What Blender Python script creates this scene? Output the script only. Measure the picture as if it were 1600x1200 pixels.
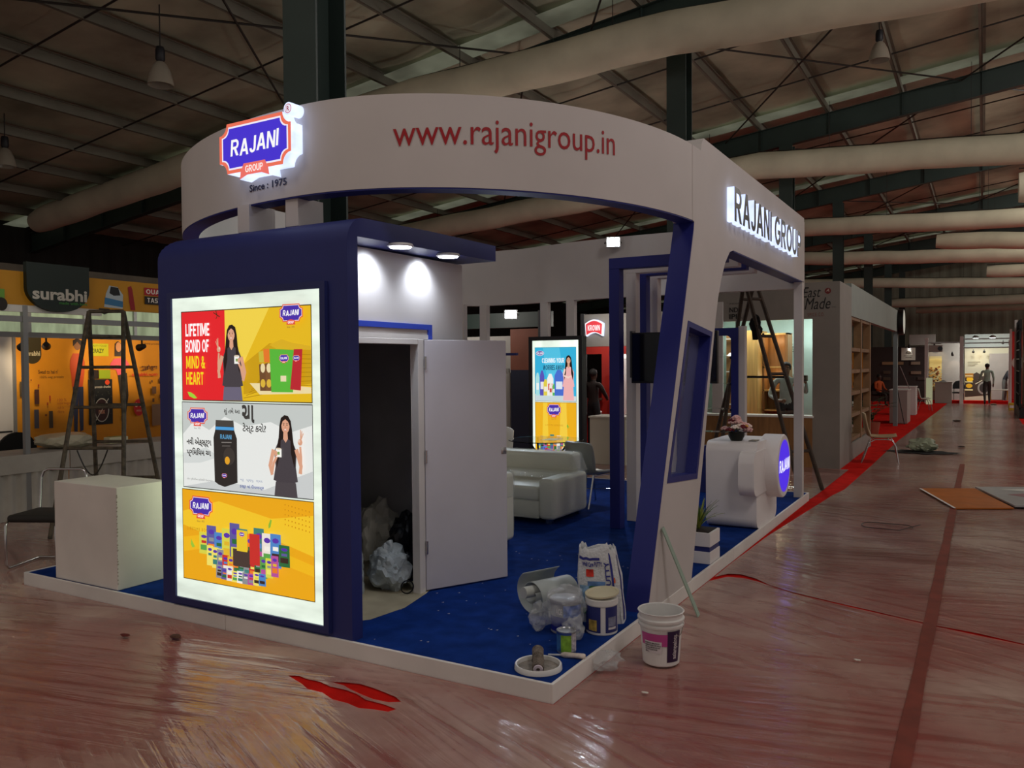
import bpy, bmesh, math, random
from mathutils import Vector, Matrix, geometry, noise
for _o in list(bpy.data.objects): bpy.data.objects.remove(_o)
S = bpy.context.scene; COL = S.collection; PI = math.pi; RND = random.Random(7)

# ---------------------------------------------------------------- camera, world, exposure
cd = bpy.data.cameras.new('camera'); cam = bpy.data.objects.new('camera', cd); COL.objects.link(cam)
cd.sensor_width = 36; cd.lens = 1274.3 / 1600 * 36; cd.clip_end = 300; cd.clip_start = .05
YAW, PITCH, ROLL = .5242, -.0234, -.0076
fw = Vector((-math.sin(YAW), math.cos(YAW), 0)); rt = Vector((math.cos(YAW), math.sin(YAW), 0)); up = Vector((0, 0, 1))
f2 = fw * math.cos(PITCH) + up * math.sin(PITCH); u2 = up * math.cos(PITCH) - fw * math.sin(PITCH)
r3 = rt * math.cos(ROLL) + u2 * math.sin(ROLL); u3 = u2 * math.cos(ROLL) - rt * math.sin(ROLL)
mw = Matrix((r3, u3, -f2)).transposed().to_4x4(); mw.translation = (2.022, -3.9104, 1.85); cam.matrix_world = mw
S.camera = cam
W = bpy.data.worlds.new('world'); S.world = W; W.use_nodes = True
W.node_tree.nodes['Background'].inputs[0].default_value = (1.0, .87, .78, 1); W.node_tree.nodes['Background'].inputs[1].default_value = .28
for _p, _e, _c in (((4.8, -.6, 8.5), 470, (1, .92, .90)), ((-3.5, -4.8, 7.9), 260, (1, .90, .84)), ((6.5, 10.5, 8.8), 760, (1, .93, .90)), ((7.2, 25, 8.9), 760, (1, .93, .86)), ((8, 36, 9.2), 700, (1, .93, .86))):   # unseen overhead lights added to brighten the floor and aisle
    _l = bpy.data.lights.new('overhead_fill_light', 'POINT'); _l.energy = _e; _l.color = _c; _l.shadow_soft_size = .9; _o = bpy.data.objects.new('overhead_fill_light', _l); COL.objects.link(_o); _o.location = _p
vs = S.view_settings; vs.view_transform = 'Standard'; vs.look = 'None'; vs.gamma = 1; vs.use_curve_mapping = False; vs.exposure = -0.12

# ---------------------------------------------------------------- helpers
def lin(h):
    if not isinstance(h, str): return tuple(h)
    h = h.lstrip('#'); v = [int(h[i:i + 2], 16) / 255 for i in (0, 2, 4)]
    return tuple(c / 12.92 if c <= .04045 else ((c + .055) / 1.055) ** 2.4 for c in v)
_mats = {}
def M(name, col='#808080', rough=.6, metal=0, spec=.4, emit=0, var=.0, vscale=3, bump=0, bscale=60, trans=0, alpha=1, coat=0, stretch=None, sheen=0):
    if name in _mats: return _mats[name]
    m = bpy.data.materials.new(name); m.use_nodes = True; nt = m.node_tree; b = nt.nodes['Principled BSDF']; c = lin(col) + (1,)
    I = b.inputs
    I['Base Color'].default_value = c; I['Roughness'].default_value = rough; I['Metallic'].default_value = metal
    I['Specular IOR Level'].default_value = spec; I['Transmission Weight'].default_value = trans; I['Alpha'].default_value = alpha
    I['Coat Weight'].default_value = coat
    if sheen: I['Sheen Weight'].default_value = sheen
    if emit:
        I['Emission Color'].default_value = c; I['Emission Strength'].default_value = emit; I['Base Color'].default_value = (c[0] * .3, c[1] * .3, c[2] * .3, 1)
    if var or bump:
        tc = nt.nodes.new('ShaderNodeTexCoord'); mp = nt.nodes.new('ShaderNodeMapping'); nt.links.new(tc.outputs['Object'], mp.inputs[0])
        if stretch: mp.inputs['Scale'].default_value = stretch
    if var:
        n = nt.nodes.new('ShaderNodeTexNoise'); n.inputs['Scale'].default_value = vscale; n.inputs['Detail'].default_value = 6; nt.links.new(mp.outputs[0], n.inputs[0])
        r = nt.nodes.new('ShaderNodeMapRange'); r.inputs[1].default_value = .3; r.inputs[2].default_value = .7; r.inputs[3].default_value = 1 - var; r.inputs[4].default_value = 1 + var
        nt.links.new(n.outputs[0], r.inputs[0])
        x = nt.nodes.new('ShaderNodeVectorMath'); x.operation = 'SCALE'; x.inputs[0].default_value = c[:3]; nt.links.new(r.outputs[0], x.inputs['Scale'])
        nt.links.new(x.outputs[0], I['Emission Color' if emit else 'Base Color'])
    if bump:
        n = nt.nodes.new('ShaderNodeTexNoise'); n.inputs['Scale'].default_value = bscale; n.inputs['Detail'].default_value = 4; nt.links.new(mp.outputs[0], n.inputs[0])
        q = nt.nodes.new('ShaderNodeBump'); q.inputs['Strength'].default_value = bump; q.inputs['Distance'].default_value = .02
        nt.links.new(n.outputs[0], q.inputs['Height']); nt.links.new(q.outputs[0], I['Normal'])
    _mats[name] = m; return m

def frame(N, ref=None):
    N = Vector(N).normalized(); ref = Vector(ref) if ref else (Vector((0, 0, 1)) if abs(N.z) < .9 else Vector((1, 0, 0)))
    U = ref.cross(N).normalized(); return U, N.cross(U)

class B:
    def __init__(s): s.v = []; s.f = []; s.m = []; s.mats = []; s.cur = 0
    def mat(s, m):
        if m not in s.mats: s.mats.append(m)
        s.cur = s.mats.index(m); return s
    def add(s, v, f):
        o = len(s.v); s.v += [tuple(p) for p in v]; s.f += [tuple(i + o for i in q) for q in f]; s.m += [s.cur] * len(f); return s
    def box(s, x0, x1, y0, y1, z0, z1, M4=None):
        v = [Vector((x, y, z)) for z in (z0, z1) for x, y in ((x0, y0), (x1, y0), (x1, y1), (x0, y1))]
        if M4: v = [M4 @ p for p in v]
        return s.add(v, [(3, 2, 1, 0), (4, 5, 6, 7), (0, 1, 5, 4), (1, 2, 6, 5), (2, 3, 7, 6), (3, 0, 4, 7)])
    def rbox(s, x0, x1, y0, y1, z0, z1, r=.02, n=3, M4=None):
        # box with rounded edges
        bm = bmesh.new(); bmesh.ops.create_cube(bm, size=1)
        for p in bm.verts: p.co = Vector(((x0 + x1) / 2 + p.co.x * (x1 - x0), (y0 + y1) / 2 + p.co.y * (y1 - y0), (z0 + z1) / 2 + p.co.z * (z1 - z0)))
        bmesh.ops.bevel(bm, geom=bm.edges[:] + bm.verts[:], offset=r, segments=n, profile=.5, affect='EDGES')
        return s.bm(bm, M4)
    def bm(s, bm, M4=None):
        bm.verts.index_update()
        s.add([M4 @ p.co if M4 else p.co.copy() for p in bm.verts], [[p.index for p in f.verts] for f in bm.faces]); bm.free(); return s
    def prism(s, poly, O, U, V, depth):
        # poly 2d list in U,V from O; extruded by depth along U x V
        O = Vector(O); U = Vector(U); V = Vector(V); N = U.cross(V); n = len(poly)
        a = [O + U * p[0] + V * p[1] for p in poly]; b = [p + N * depth for p in a]
        tris = geometry.tessellate_polygon([[Vector((p[0], p[1], 0)) for p in poly]])
        ar = sum(poly[i][0] * poly[(i + 1) % n][1] - poly[(i + 1) % n][0] * poly[i][1] for i in range(n))
        f = []
        for t in tris:
            k = (poly[t[1]][0] - poly[t[0]][0]) * (poly[t[2]][1] - poly[t[0]][1]) - (poly[t[2]][0] - poly[t[0]][0]) * (poly[t[1]][1] - poly[t[0]][1])
            t = t if k > 0 else t[::-1]
            f.append(tuple(i + n for i in t)); f.append(tuple(t[::-1]))
        for i in range(n):
            j = (i + 1) % n; q = (i, j, j + n, i + n); f.append(q if ar > 0 else q[::-1])
        return s.add(a + b, f)
    def tube(s, path, r, n=8, cap=True, ref=None):
        P = [Vector(p) for p in path]; rs = r if isinstance(r, (list, tuple)) else [r] * len(P); v = []; f = []; U = None
        for i, p in enumerate(P):
            T = (P[min(i + 1, len(P) - 1)] - P[max(i - 1, 0)]).normalized()
            if U is None: U, V = frame(T, ref)
            else:
                U = (U - T * U.dot(T)).normalized(); V = T.cross(U)
            for k in range(n):
                a = 2 * PI * k / n + PI / n; v.append(p + (U * math.cos(a) + V * math.sin(a)) * rs[i])
        for i in range(len(P) - 1):
            for k in range(n):
                k2 = (k + 1) % n; f.append((i * n + k, i * n + k2, (i + 1) * n + k2, (i + 1) * n + k))
        if cap: f.append(tuple(range(n))[::-1]); f.append(tuple((len(P) - 1) * n + k for k in range(n)))
        return s.add(v, f)
    def bar(s, a, b, w, h, ref=None):
        # rectangular bar a->b
        a = Vector(a); b = Vector(b); U, V = frame(b - a, ref); v = []
        for p in (a, b):
            for x, y in ((-1, -1), (1, -1), (1, 1), (-1, 1)): v.append(p + U * x * w / 2 + V * y * h / 2)
        return s.add(v, [(3, 2, 1, 0), (4, 5, 6, 7), (0, 1, 5, 4), (1, 2, 6, 5), (2, 3, 7, 6), (3, 0, 4, 7)])
    def lathe(s, prof, c=(0, 0, 0), axis=(0, 0, 1), n=24, close=False):
        c = Vector(c); A = Vector(axis).normalized(); U, V = frame(A); v = []; f = []; m = len(prof)
        for k in range(n):
            a = 2 * PI * k / n; d = U * math.cos(a) + V * math.sin(a)
            for r, z in prof: v.append(c + d * r + A * z)
        for k in range(n):
            k2 = (k + 1) % n
            for i in range(m - 1 if not close else m):
                j = (i + 1) % m
                q = [k * m + i, k2 * m + i, k2 * m + j, k * m + j]
                f.append(tuple(q))
        return s.add(v, f)
    def ico(s, c, r, sub=2, sc=(1, 1, 1), jit=0, seed=0):
        bm = bmesh.new(); bmesh.ops.create_icosphere(bm, subdivisions=sub, radius=1); c = Vector(c)
        for p in bm.verts:
            d = p.co.copy(); k = 1 + (jit * noise.noise(d * 2.3 + Vector((seed, seed * 1.7, 0))) if jit else 0)
            p.co = c + Vector((d.x * sc[0], d.y * sc[1], d.z * sc[2])) * r * k
        return s.bm(bm)
    def build(s, name, m=None, parent=None, smooth=None, fix=True, bevel=0):
        me = bpy.data.meshes.new(name); me.from_pydata(s.v, [], s.f)
        if fix:
            bm = bmesh.new(); bm.from_mesh(me); bmesh.ops.remove_doubles(bm, verts=bm.verts, dist=1e-5); bmesh.ops.recalc_face_normals(bm, faces=bm.faces); bm.to_mesh(me); bm.free()
        if s.mats:
            for x in s.mats: me.materials.append(x)
            if not fix or len(me.polygons) == len(s.m): me.polygons.foreach_set('material_index', s.m[:len(me.polygons)])
        else: me.materials.append(m)
        if smooth is not None:
            me.shade_smooth(); me.set_sharp_from_angle(angle=math.radians(smooth))
        o = bpy.data.objects.new(name, me); COL.objects.link(o)
        if parent: o.parent = parent
        if bevel:
            b = o.modifiers.new('bevel', 'BEVEL'); b.width = bevel; b.segments = 2; b.limit_method = 'ANGLE'
        return o

def tag(o, label=None, cat=None, group=None, kind=None):
    if label: o['label'] = label
    if cat: o['category'] = cat
    if group: o['group'] = group
    if kind: o['kind'] = kind
    return o
def thing(name, label, cat, loc=(0, 0, 0), rz=0, group=None, kind=None):
    o = bpy.data.objects.new(name, None); COL.objects.link(o); o.location = loc; o.rotation_euler = (0, 0, rz); o.empty_display_size = .1
    return tag(o, label, cat, group, kind)
def dup(o, parent=None, kids=None):
    c = o.copy(); COL.objects.link(c); c.parent = parent
    for ch in (kids[o.name] if kids else [x for x in COL.objects if x.parent == o]): dup(ch, c)
    return c
def offs(t):  # builder whose points are world coordinates, shifted into the thing's frame
    return Matrix.Translation(t.location) @ Matrix.Rotation(t.rotation_euler[2], 4, 'Z')
def wbuild(b, name, m, t, **k):  # world-space builder parented to an empty
    inv = offs(t).inverted(); b.v = [tuple(inv @ Vector(p)) for p in b.v]; return b.build(name, m, t, **k)

_tc = {}
def text2d(body, bold=0, extrude=0, spacing=1.0, shear=0):
    k = (body, bold, extrude, spacing, shear)
    if k in _tc: return _tc[k]
    c = bpy.data.curves.new('lettering', 'FONT'); c.body = body; c.size = 1; c.offset = bold; c.extrude = extrude; c.space_character = spacing; c.shear = shear; c.resolution_u = 3
    o = bpy.data.objects.new('lettering', c); me = bpy.data.meshes.new_from_object(o)
    v = [p.co.copy() for p in me.vertices]; f = [tuple(p.vertices) for p in me.polygons]
    bpy.data.objects.remove(o); bpy.data.curves.remove(c); bpy.data.meshes.remove(me)
    x0 = min(p.x for p in v); x1 = max(p.x for p in v); y0 = min(p.y for p in v); y1 = max(p.y for p in v)
    _tc[k] = (v, f, x0, x1, y0, y1); return _tc[k]
def text_fit(body, x0, x1, y0, y1, bold=0, spacing=1.0, shear=0):
    v, f, a, b, c, d = text2d(body, bold, 0, spacing, shear)
    return [((p.x - a) / (b - a) * (x1 - x0) + x0, (p.y - c) / (d - c) * (y1 - y0) + y0) for p in v], f

def _arc(cx, cy, a, b, t0, t1, n=10): return [(cx + a * math.cos(math.radians(t0 + (t1 - t0) * i / n)), cy + b * math.sin(math.radians(t0 + (t1 - t0) * i / n))) for i in range(n + 1)]
GL = {'I': (.19, [(0, 0), (.19, 0), (.19, 1), (0, 1)], []),
      'N': (.74, [(0, 0), (.18, 0), (.18, .68), (.54, 0), (.74, 0), (.74, 1), (.56, 1), (.56, .34), (.2, 1), (0, 1)], []),
      'A': (.82, [(0, 0), (.2, 0), (.265, .22), (.555, .22), (.62, 0), (.82, 0), (.52, 1), (.3, 1)], [[(.32, .38), (.41, .72), (.50, .38)]]),
      'R': (.76, [(0, 0), (.19, 0), (.19, .4), (.3, .4), (.53, 0), (.76, 0), (.5, .43)] + _arc(.42, .7, .3, .3, -62, 90) + [(0, 1)], [[(.19, .56), (.19, .84)] + _arc(.42, .7, .12, .14, 90, -90)]),
      'P': (.72, [(0, 0), (.19, 0), (.19, .4)] + _arc(.42, .7, .3, .3, -90, 90) + [(0, 1)], [[(.19, .56), (.19, .84)] + _arc(.42, .7, .12, .14, 90, -90)]),
      'J': (.56, [(.56, 1), (.37, 1), (.37, .28)] + _arc(.28, .28, .09, .12, 0, -180)[1:] + _arc(.28, .28, .28, .28, 180, 360), []),
      'O': (.86, _arc(.43, .5, .43, .5, 0, 345, 23), [_arc(.43, .5, .235, .32, 0, 345, 23)]),
      'U': (.74, [(.74, 1), (.55, 1), (.55, .34)] + _arc(.37, .34, .18, .17, 0, -180)[1:] + [(.19, 1), (0, 1)] + _arc(.37, .34, .37, .34, 180, 360), []),
      'G': (.84, _arc(.43, .5, .43, .5, 40, 318, 20) + [(.84, .17), (.84, .54), (.46, .54), (.46, .38), (.65, .38), (.65, .26)] + _arc(.43, .5, .235, .32, 312, 44, 16), [])}
GL.update({'L': (.56, [(0, 0), (.56, 0), (.56, .18), (.19, .18), (.19, 1), (0, 1)], []), 'F': (.56, [(0, 0), (.19, 0), (.19, .41), (.5, .41), (.5, .59), (.19, .59), (.19, .82), (.56, .82), (.56, 1), (0, 1)], []),
      'E': (.58, [(0, 0), (.58, 0), (.58, .18), (.19, .18), (.19, .41), (.52, .41), (.52, .59), (.19, .59), (.19, .82), (.58, .82), (.58, 1), (0, 1)], []), 'T': (.64, [(.225, 0), (.415, 0), (.415, .82), (.64, .82), (.64, 1), (0, 1), (0, .82), (.225, .82)], []),
      'M': (.92, [(0, 0), (.18, 0), (.18, .62), (.37, .12), (.55, .12), (.74, .62), (.74, 0), (.92, 0), (.92, 1), (.7, 1), (.46, .4), (.22, 1), (0, 1)], []), 'H': (.74, [(0, 0), (.19, 0), (.19, .41), (.55, .41), (.55, 0), (.74, 0), (.74, 1), (.55, 1), (.55, .59), (.19, .59), (.19, 1), (0, 1)], []),
      'B': (.74, [(0, 0)] + _arc(.44, .285, .3, .285, -90, 68) + _arc(.42, .75, .27, .25, -50, 90) + [(0, 1)], [[(.19, .17), (.19, .43)] + _arc(.42, .30, .12, .13, 90, -90), [(.19, .6), (.19, .83)] + _arc(.4, .715, .11, .115, 90, -90)]),
      'D': (.76, [(0, 0)] + _arc(.33, .5, .43, .5, -90, 90) + [(0, 1)], [[(.19, .18), (.19, .82)] + _arc(.33, .5, .235, .32, 90, -90)]), 'C': (.8, _arc(.43, .5, .43, .5, 42, 318, 20) + _arc(.43, .5, .235, .32, 312, 48, 16), []),
      'K': (.78, [(0, 0), (.19, 0), (.19, .3), (.28, .41), (.54, 0), (.78, 0), (.42, .56), (.76, 1), (.52, 1), (.19, .58), (.19, 1), (0, 1)], []), 'W': (1.1, [(.2, 0), (.4, 0), (.55, .6), (.7, 0), (.9, 0), (1.1, 1), (.91, 1), (.79, .35), (.64, 1), (.46, 1), (.31, .35), (.19, 1), (0, 1)], []),
      'Y': (.76, [(.285, 0), (.475, 0), (.475, .4), (.76, 1), (.55, 1), (.38, .6), (.21, 1), (0, 1), (.285, .4)], []), 'S': (.62, [(0, 0), (.5, 0), (.62, .1), (.62, .5), (.52, .58), (.19, .58), (.19, .82), (.6, .82), (.6, 1), (.1, 1), (0, .9), (0, .5), (.1, .41), (.43, .41), (.43, .18), (0, .18)], []),
      '&': (.86, [(.0, .25), (.2, 0), (.45, 0), (.56, .1), (.64, 0), (.86, 0), (.68, .22), (.8, .42), (.62, .5), (.56, .38), (.44, .53), (.56, .7), (.5, .93), (.32, 1), (.14, .93), (.1, .72), (.2, .53), (.04, .42)], [[(.2, .28), (.28, .4), (.44, .2), (.36, .16), (.26, .17)], [(.27, .76), (.33, .86), (.4, .76), (.33, .64)]])})
GL['Q'] = (.86, GL['O'][1], GL['O'][2])
def word_polys(word, x0, x1, y0, y1, shear=0, wob=0):
    adv = 0; out = []
    for k, ch in enumerate(word):
        if ch == ' ': adv += .34; continue
        w, o, hs = GL[ch]; dy = (.0, -.06, -.02, .05, .04, .10)[k % 6] * wob; f = lambda p: (p[0] + adv + shear * p[1], p[1] + dy)
        out.append(([f(p) for p in o], [[f(p) for p in h] for h in hs])); adv += w + .10
    pts = [p for o, h in out for p in o]; a, b = min(p[0] for p in pts), max(p[0] for p in pts); c, d = min(p[1] for p in pts), max(p[1] for p in pts)
    q = lambda p: ((p[0] - a) / (b - a) * (x1 - x0) + x0, (p[1] - c) / (d - c) * (y1 - y0) + y0)
    return [([q(p) for p in o], [[q(p) for p in h] for h in hs]) for o, hs in out]
def cdt_fill(outer, holes):
    pts = []; edges = []
    for ring in [outer] + holes:
        o = len(pts); pts += [Vector(p) for p in ring]; edges += [(o + i, o + (i + 1) % len(ring)) for i in range(len(ring))]
    P, E_, F, *_ = geometry.delaunay_2d_cdt(pts, edges, [], 0, 1e-7); f = []
    for t in F:
        c = sum((Vector(P[i]) for i in t), Vector((0, 0))) / len(t)
        if inside(c, outer) and not any(inside(c, h) for h in holes): f.append(tuple(t))
    return P, f
def inside(p, poly):
    c = False; j = len(poly) - 1
    for i in range(len(poly)):
        a, b = poly[i], poly[j]
        if (a[1] > p[1]) != (b[1] > p[1]) and p[0] < (b[0] - a[0]) * (p[1] - a[1]) / (b[1] - a[1]) + a[0]: c = not c
        j = i
    return c
class Art:
    """flat printed artwork in its own units, set out on a plane (O, U right, V up, N towards the viewer)"""
    def __init__(s, O, U, V, su, sv, emit=0, pre='ink', step=.0003, rough=.5):
        s.O = Vector(O); s.U = Vector(U) * su; s.V = Vector(V) * sv; s.N = Vector(U).cross(Vector(V)).normalized(); s.b = B(); s.k = 0; s.emit = emit; s.pre = pre; s.step = step; s.rough = rough
    def ink(s, c):
        return M('%s_%s_%.2f' % (s.pre, c, s.emit), c, s.rough, emit=s.emit)
    def put(s, v, f, c):
        s.k += 1; s.b.mat(s.ink(c) if isinstance(c, str) else c)
        s.b.add([s.O + s.U * p[0] + s.V * p[1] + s.N * s.step * s.k for p in v], f); return s
    def rect(s, x0, y0, x1, y1, c): return s.put([(x0, y0), (x1, y0), (x1, y1), (x0, y1)], [(0, 1, 2, 3)], c)
    def poly(s, p, c):
        t = geometry.tessellate_polygon([[Vector((q[0], q[1], 0)) for q in p]]); f = []
        for a in t:
            k = (p[a[1]][0] - p[a[0]][0]) * (p[a[2]][1] - p[a[0]][1]) - (p[a[2]][0] - p[a[0]][0]) * (p[a[1]][1] - p[a[0]][1])
            f.append(tuple(a) if k > 0 else tuple(a[::-1]))
        return s.put(p, f, c)
    def ell(s, x, y, a, b, c, n=20): return s.put([(x + a * math.cos(2 * PI * i / n), y + b * math.sin(2 * PI * i / n)) for i in range(n)], [tuple(range(n))], c)
    def line(s, pts, w, c):
        v = []; f = []
        for i, p in enumerate(pts):
            q = pts[min(i + 1, len(pts) - 1)]; r = pts[max(i - 1, 0)]; dx, dy = q[0] - r[0], q[1] - r[1]; l = math.hypot(dx, dy) or 1
            ww = w[i] if isinstance(w, (list, tuple)) else w
            v += [(p[0] + dy / l * ww / 2, p[1] - dx / l * ww / 2), (p[0] - dy / l * ww / 2, p[1] + dx / l * ww / 2)]
            if i: f.append((2 * i - 2, 2 * i, 2 * i + 1, 2 * i - 1))
        return s.put(v, f, c)
    def word(s, body, x0, x1, y0, y1, c, shear=0, wob=0):
        for o, h in word_polys(body, x0, x1, y0, y1, shear, wob): P, f = cdt_fill(o, h); s.put(P, f, c)
        return s
    def txt(s, body, x0, x1, y0, y1, c, bold=0, spacing=1.0, shear=0):
        v, f = text_fit(body, x0, x1, y0, y1, bold, spacing, shear); return s.put(v, f, c)
    def build(s, name, parent): return wbuild(s.b, name, None, parent, fix=False) if parent and parent.type == 'EMPTY' else s.b.build(name, None, parent, fix=False)

def scoop(w, h, q=.14, lob=0):
    """octagon-like outline, corners scooped inwards, anticlockwise from bottom right"""
    a, b, q = w / 2, h / 2, q * w; o = []
    for sx, sy, t0 in ((1, -1, PI), (1, 1, 1.5 * PI), (-1, 1, 0), (-1, -1, .5 * PI)):
        for i in range(6):
            t = t0 - PI / 2 * i / 5
            o.append((sx * a + q * math.cos(t), sy * b + q * math.sin(t)))
    return o
def logo(A, cx, cy, w, since=False, border='#e0503c', blue='#4a2fa8'):
    h = w * .55; k = lambda s: [(cx + x, cy + y) for x, y in scoop(w * s, h * (1 - (1 - s) * 1.6))]
    A.poly(k(1.0), border); A.poly(k(.93), '#f6e9e4'); A.poly(k(.89), blue)
    A.word('RAJANI', cx - w * .35, cx + w * .35, cy - h * .17, cy + h * .19, '#ffffff', .1, 1)
    A.poly([(cx - w * .16, cy - h * .42), (cx - w * .19, cy - h * .66), (cx + w * .19, cy - h * .66), (cx + w * .16, cy - h * .42), (cx, cy - h * .36)], border)
    A.word('GROUP', cx - w * .13, cx + w * .13, cy - h * .6, cy - h * .45, '#ffffff')
    if since: A.txt('Since : 1975', cx - w * .16, cx + w * .16, cy - h * .84, cy - h * .74, '#5a4632')
def lady(A, x, y, s, dress='#453f44', skin='#d9a184', hair='#221815', cup=True, skirt='#6a6478', flip=1, sari=False, bot=1.2):
    """printed half-figure of a long-haired woman; x,y = chin, s = head height"""
    P = lambda q: [(x + flip * a * s, max(bot, y + b * s)) for a, b in q]
    A.poly(P([(-.75, -2.4), (-.85, -1.5), (-.66, -.6), (-.56, .2), (-.46, .75), (-.22, 1.08), (.1, 1.13), (.42, .93), (.56, .4), (.64, -.4), (.9, -1.3), (.82, -2.5), (.3, -2.0), (-.3, -2.1)]), hair)
    A.poly(P([(-.95, -5.2), (-.8, -3.3), (-1.02, -3.25), (-.86, -2.3), (-.95, -1.25), (-.62, -.66), (-.2, -.45), (.2, -.45), (.68, -.66), (1.05, -1.3), (.95, -2.3), (1.15, -3.25), (.9, -3.3), (1.05, -5.2)]), dress)
    if not sari: A.poly(P([(-.85, -3.35), (.95, -3.35), (1.08, -5.4), (-.98, -5.4)]), skirt)
    A.poly(P([(-.75, -2.4), (-.85, -1.5), (-.62, -.5), (-.42, -.3), (-.45, -1.4)]), hair); A.poly(P([(.82, -2.4), (.9, -1.4), (.6, -.5), (.42, -.2), (.5, -1.4)]), hair)
    A.poly(P([(-.16, .1), (-.2, -.45), (0, -.7), (.22, -.45), (.18, .1)]), skin)
    A.ell(x, y + .42 * s, .36 * s, .5 * s, skin)
    A.poly(P([(-.38, .4), (-.36, .85), (0, 1.02), (.36, .85), (.38, .4), (.24, .72), (0, .86), (-.24, .7)]), hair)
    for sx in (-1, 1): A.ell(x + sx * .15 * s, y + .48 * s, .055 * s, .035 * s, '#1c1210', 8); A.line([(x + (sx * .15 - .08) * s, y + .58 * s), (x + (sx * .15 + .08) * s, y + .59 * s)], .025 * s, hair)
    A.poly(P([(-.03, .45), (.05, .3), (-.05, .29)]), '#bd8468'); A.ell(x, y + .15 * s, .13 * s, .045 * s, '#fff4ee', 10)
    A.line(P([(-.13, .17), (0, .1), (.13, .17)]), .03 * s, '#b3433f')
    if sari:
        A.line(P([(.7, -.8), (.9, -1.7), (.1, -2.0), (-.55, -1.75)]), [.32 * s, .3 * s, .26 * s, .2 * s], '#f3d3c6'); return
    A.line(P([(-.95, -1.1), (-1.35, -2.2), (-1.25, -2.7)]), [.34 * s, .3 * s, .26 * s], skin); A.line(P([(-1.3, -2.7), (-1.35, -1.6), (-1.3, -.9)]), [.27 * s, .22 * s, .17 * s], skin)
    A.ell(x - flip * 1.3 * s, y - .62 * s, .2 * s, .22 * s, skin, 12); A.ell(x - flip * 1.22 * s, y - .55 * s, .09 * s, .1 * s, '#e8c9b8', 10)
    for a, b in ((-1.48, .12), (-1.36, .2), (-1.6, -.02)): A.line([(x - flip * 1.34 * s, y - .55 * s), (x + flip * a * s, y + b * s)], .07 * s, skin)
    A.line(P([(1.05, -1.2), (1.4, -2.3), (1.2, -2.9)]), [.34 * s, .3 * s, .26 * s], skin); A.line(P([(1.25, -2.8), (1.05, -2.1), (.75, -1.6)]), [.27 * s, .22 * s, .18 * s], skin)
    if cup:
        cx, cy = x + flip * .6 * s, y - 1.4 * s; A.rect(cx - .26 * s, cy - .28 * s, cx + .26 * s, cy + .28 * s, '#f4f4ee'); A.ell(cx, cy + .28 * s, .26 * s, .06 * s, '#d8c8b0', 12)
        A.rect(cx - .1 * s, cy - .12 * s, cx + .1 * s, cy + .08 * s, '#7fa05a'); A.ell(x + flip * .82 * s, cy - .05 * s, .13 * s, .2 * s, skin, 10)
def packs(A, x0, x1, y0, y1, rnd, n=(11, 13, 9)):
    cols = ['#4f86c6', '#e8e4da', '#5aa24c', '#e0b52c', '#3b2a22', '#c8322c', '#3d7f78', '#5f5a9c', '#d8d34a', '#8d8f94', '#e87c2a', '#b3529a', '#f2efe6', '#2d6b3c', '#efe06a']
    for row, m in enumerate(n):
        for i in range(m):
            t = (i + .5) / m * 2 - 1; e = .5 - .42 * t * t if row == 0 else (.22 - .08 * t * t if row == 1 else .02)
            span = (1, .8, .55)[row]; cx = (x0 + x1) / 2 + t * (x1 - x0) / 2 * span; w = (x1 - x0) / m * span * .64; b = y0 + (y1 - y0) * ((.28, .1, 0)[row] + (.12 * t * t if row < 2 else .03 * t * t))
            h = (y1 - y0) * ((.62 - .25 * t * t), .34, .22)[row] * (.85 + .3 * rnd.random()); c = rnd.choice(cols)
            A.poly([(cx - w, b), (cx + w, b), (cx + w * .95, b + h), (cx - w * .95, b + h)], c)
            A.ell(cx, b + h * .8, w * .62, h * .08, '#5a37a8', 8); A.rect(cx - w * .7, b + h * .18, cx + w * .7, b + h * .42, rnd.choice(cols)); A.rect(cx - w * .5, b + h * .5, cx + w * .5, b + h * .62, rnd.choice(cols))

# ---------------------------------------------------------------- shared materials
WHITE = M('white_emulsion', '#c4bfbd', .65, var=.05, vscale=1.2); WHITE2 = M('white_board', '#dedad6', .6, var=.07, vscale=2)
BLUE = M('royal_blue_emulsion', '#181f70', .55, var=.08, vscale=2); NAVY = M('navy_blue_paint', '#242c6c', .5, var=.08, vscale=2)
CARPET = M('blue_needle_carpet', '#14337a', .95, spec=.05, var=.25, vscale=7, bump=.4, bscale=300)
BLACK = M('black_plastic', '#0c0c0e', .4); CHROME = M('chrome', '#c8c8ca', .18, metal=1); STEELG = M('dark_green_steel', '#2c3a36', .5, var=.15, vscale=1.5)
ALU = M('aluminium', '#9a9a98', .35, metal=.8); WOODD = M('dark_bamboo', '#40342a', .7, var=.35, vscale=9); LED = M('led_white', '#e6f0ff', emit=14)
DUCT = M('duct_cloth', '#cfcab2', .85, spec=.1, var=.12, vscale=1.2, bump=.35, bscale=2.2); TABLEW = M('table_cloth', '#a39c95', .8, var=.12, vscale=3)
GLASS = M('clear_glass', '#dfe9e6', .03, trans=1, spec=.5)

# ---------------------------------------------------------------- floor, film, hall shell
def carpet_mat():
    m = M('red_carpet', '#c21a14', .95, spec=.05, var=.2, vscale=5, bump=.3, bscale=250); return m
o = B().box(-24, 12, -8, 64, -.05, 0).build('floor', carpet_mat()); tag(o, 'red needle carpet covering the exhibition hall floor', 'floor', kind='structure')

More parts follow.
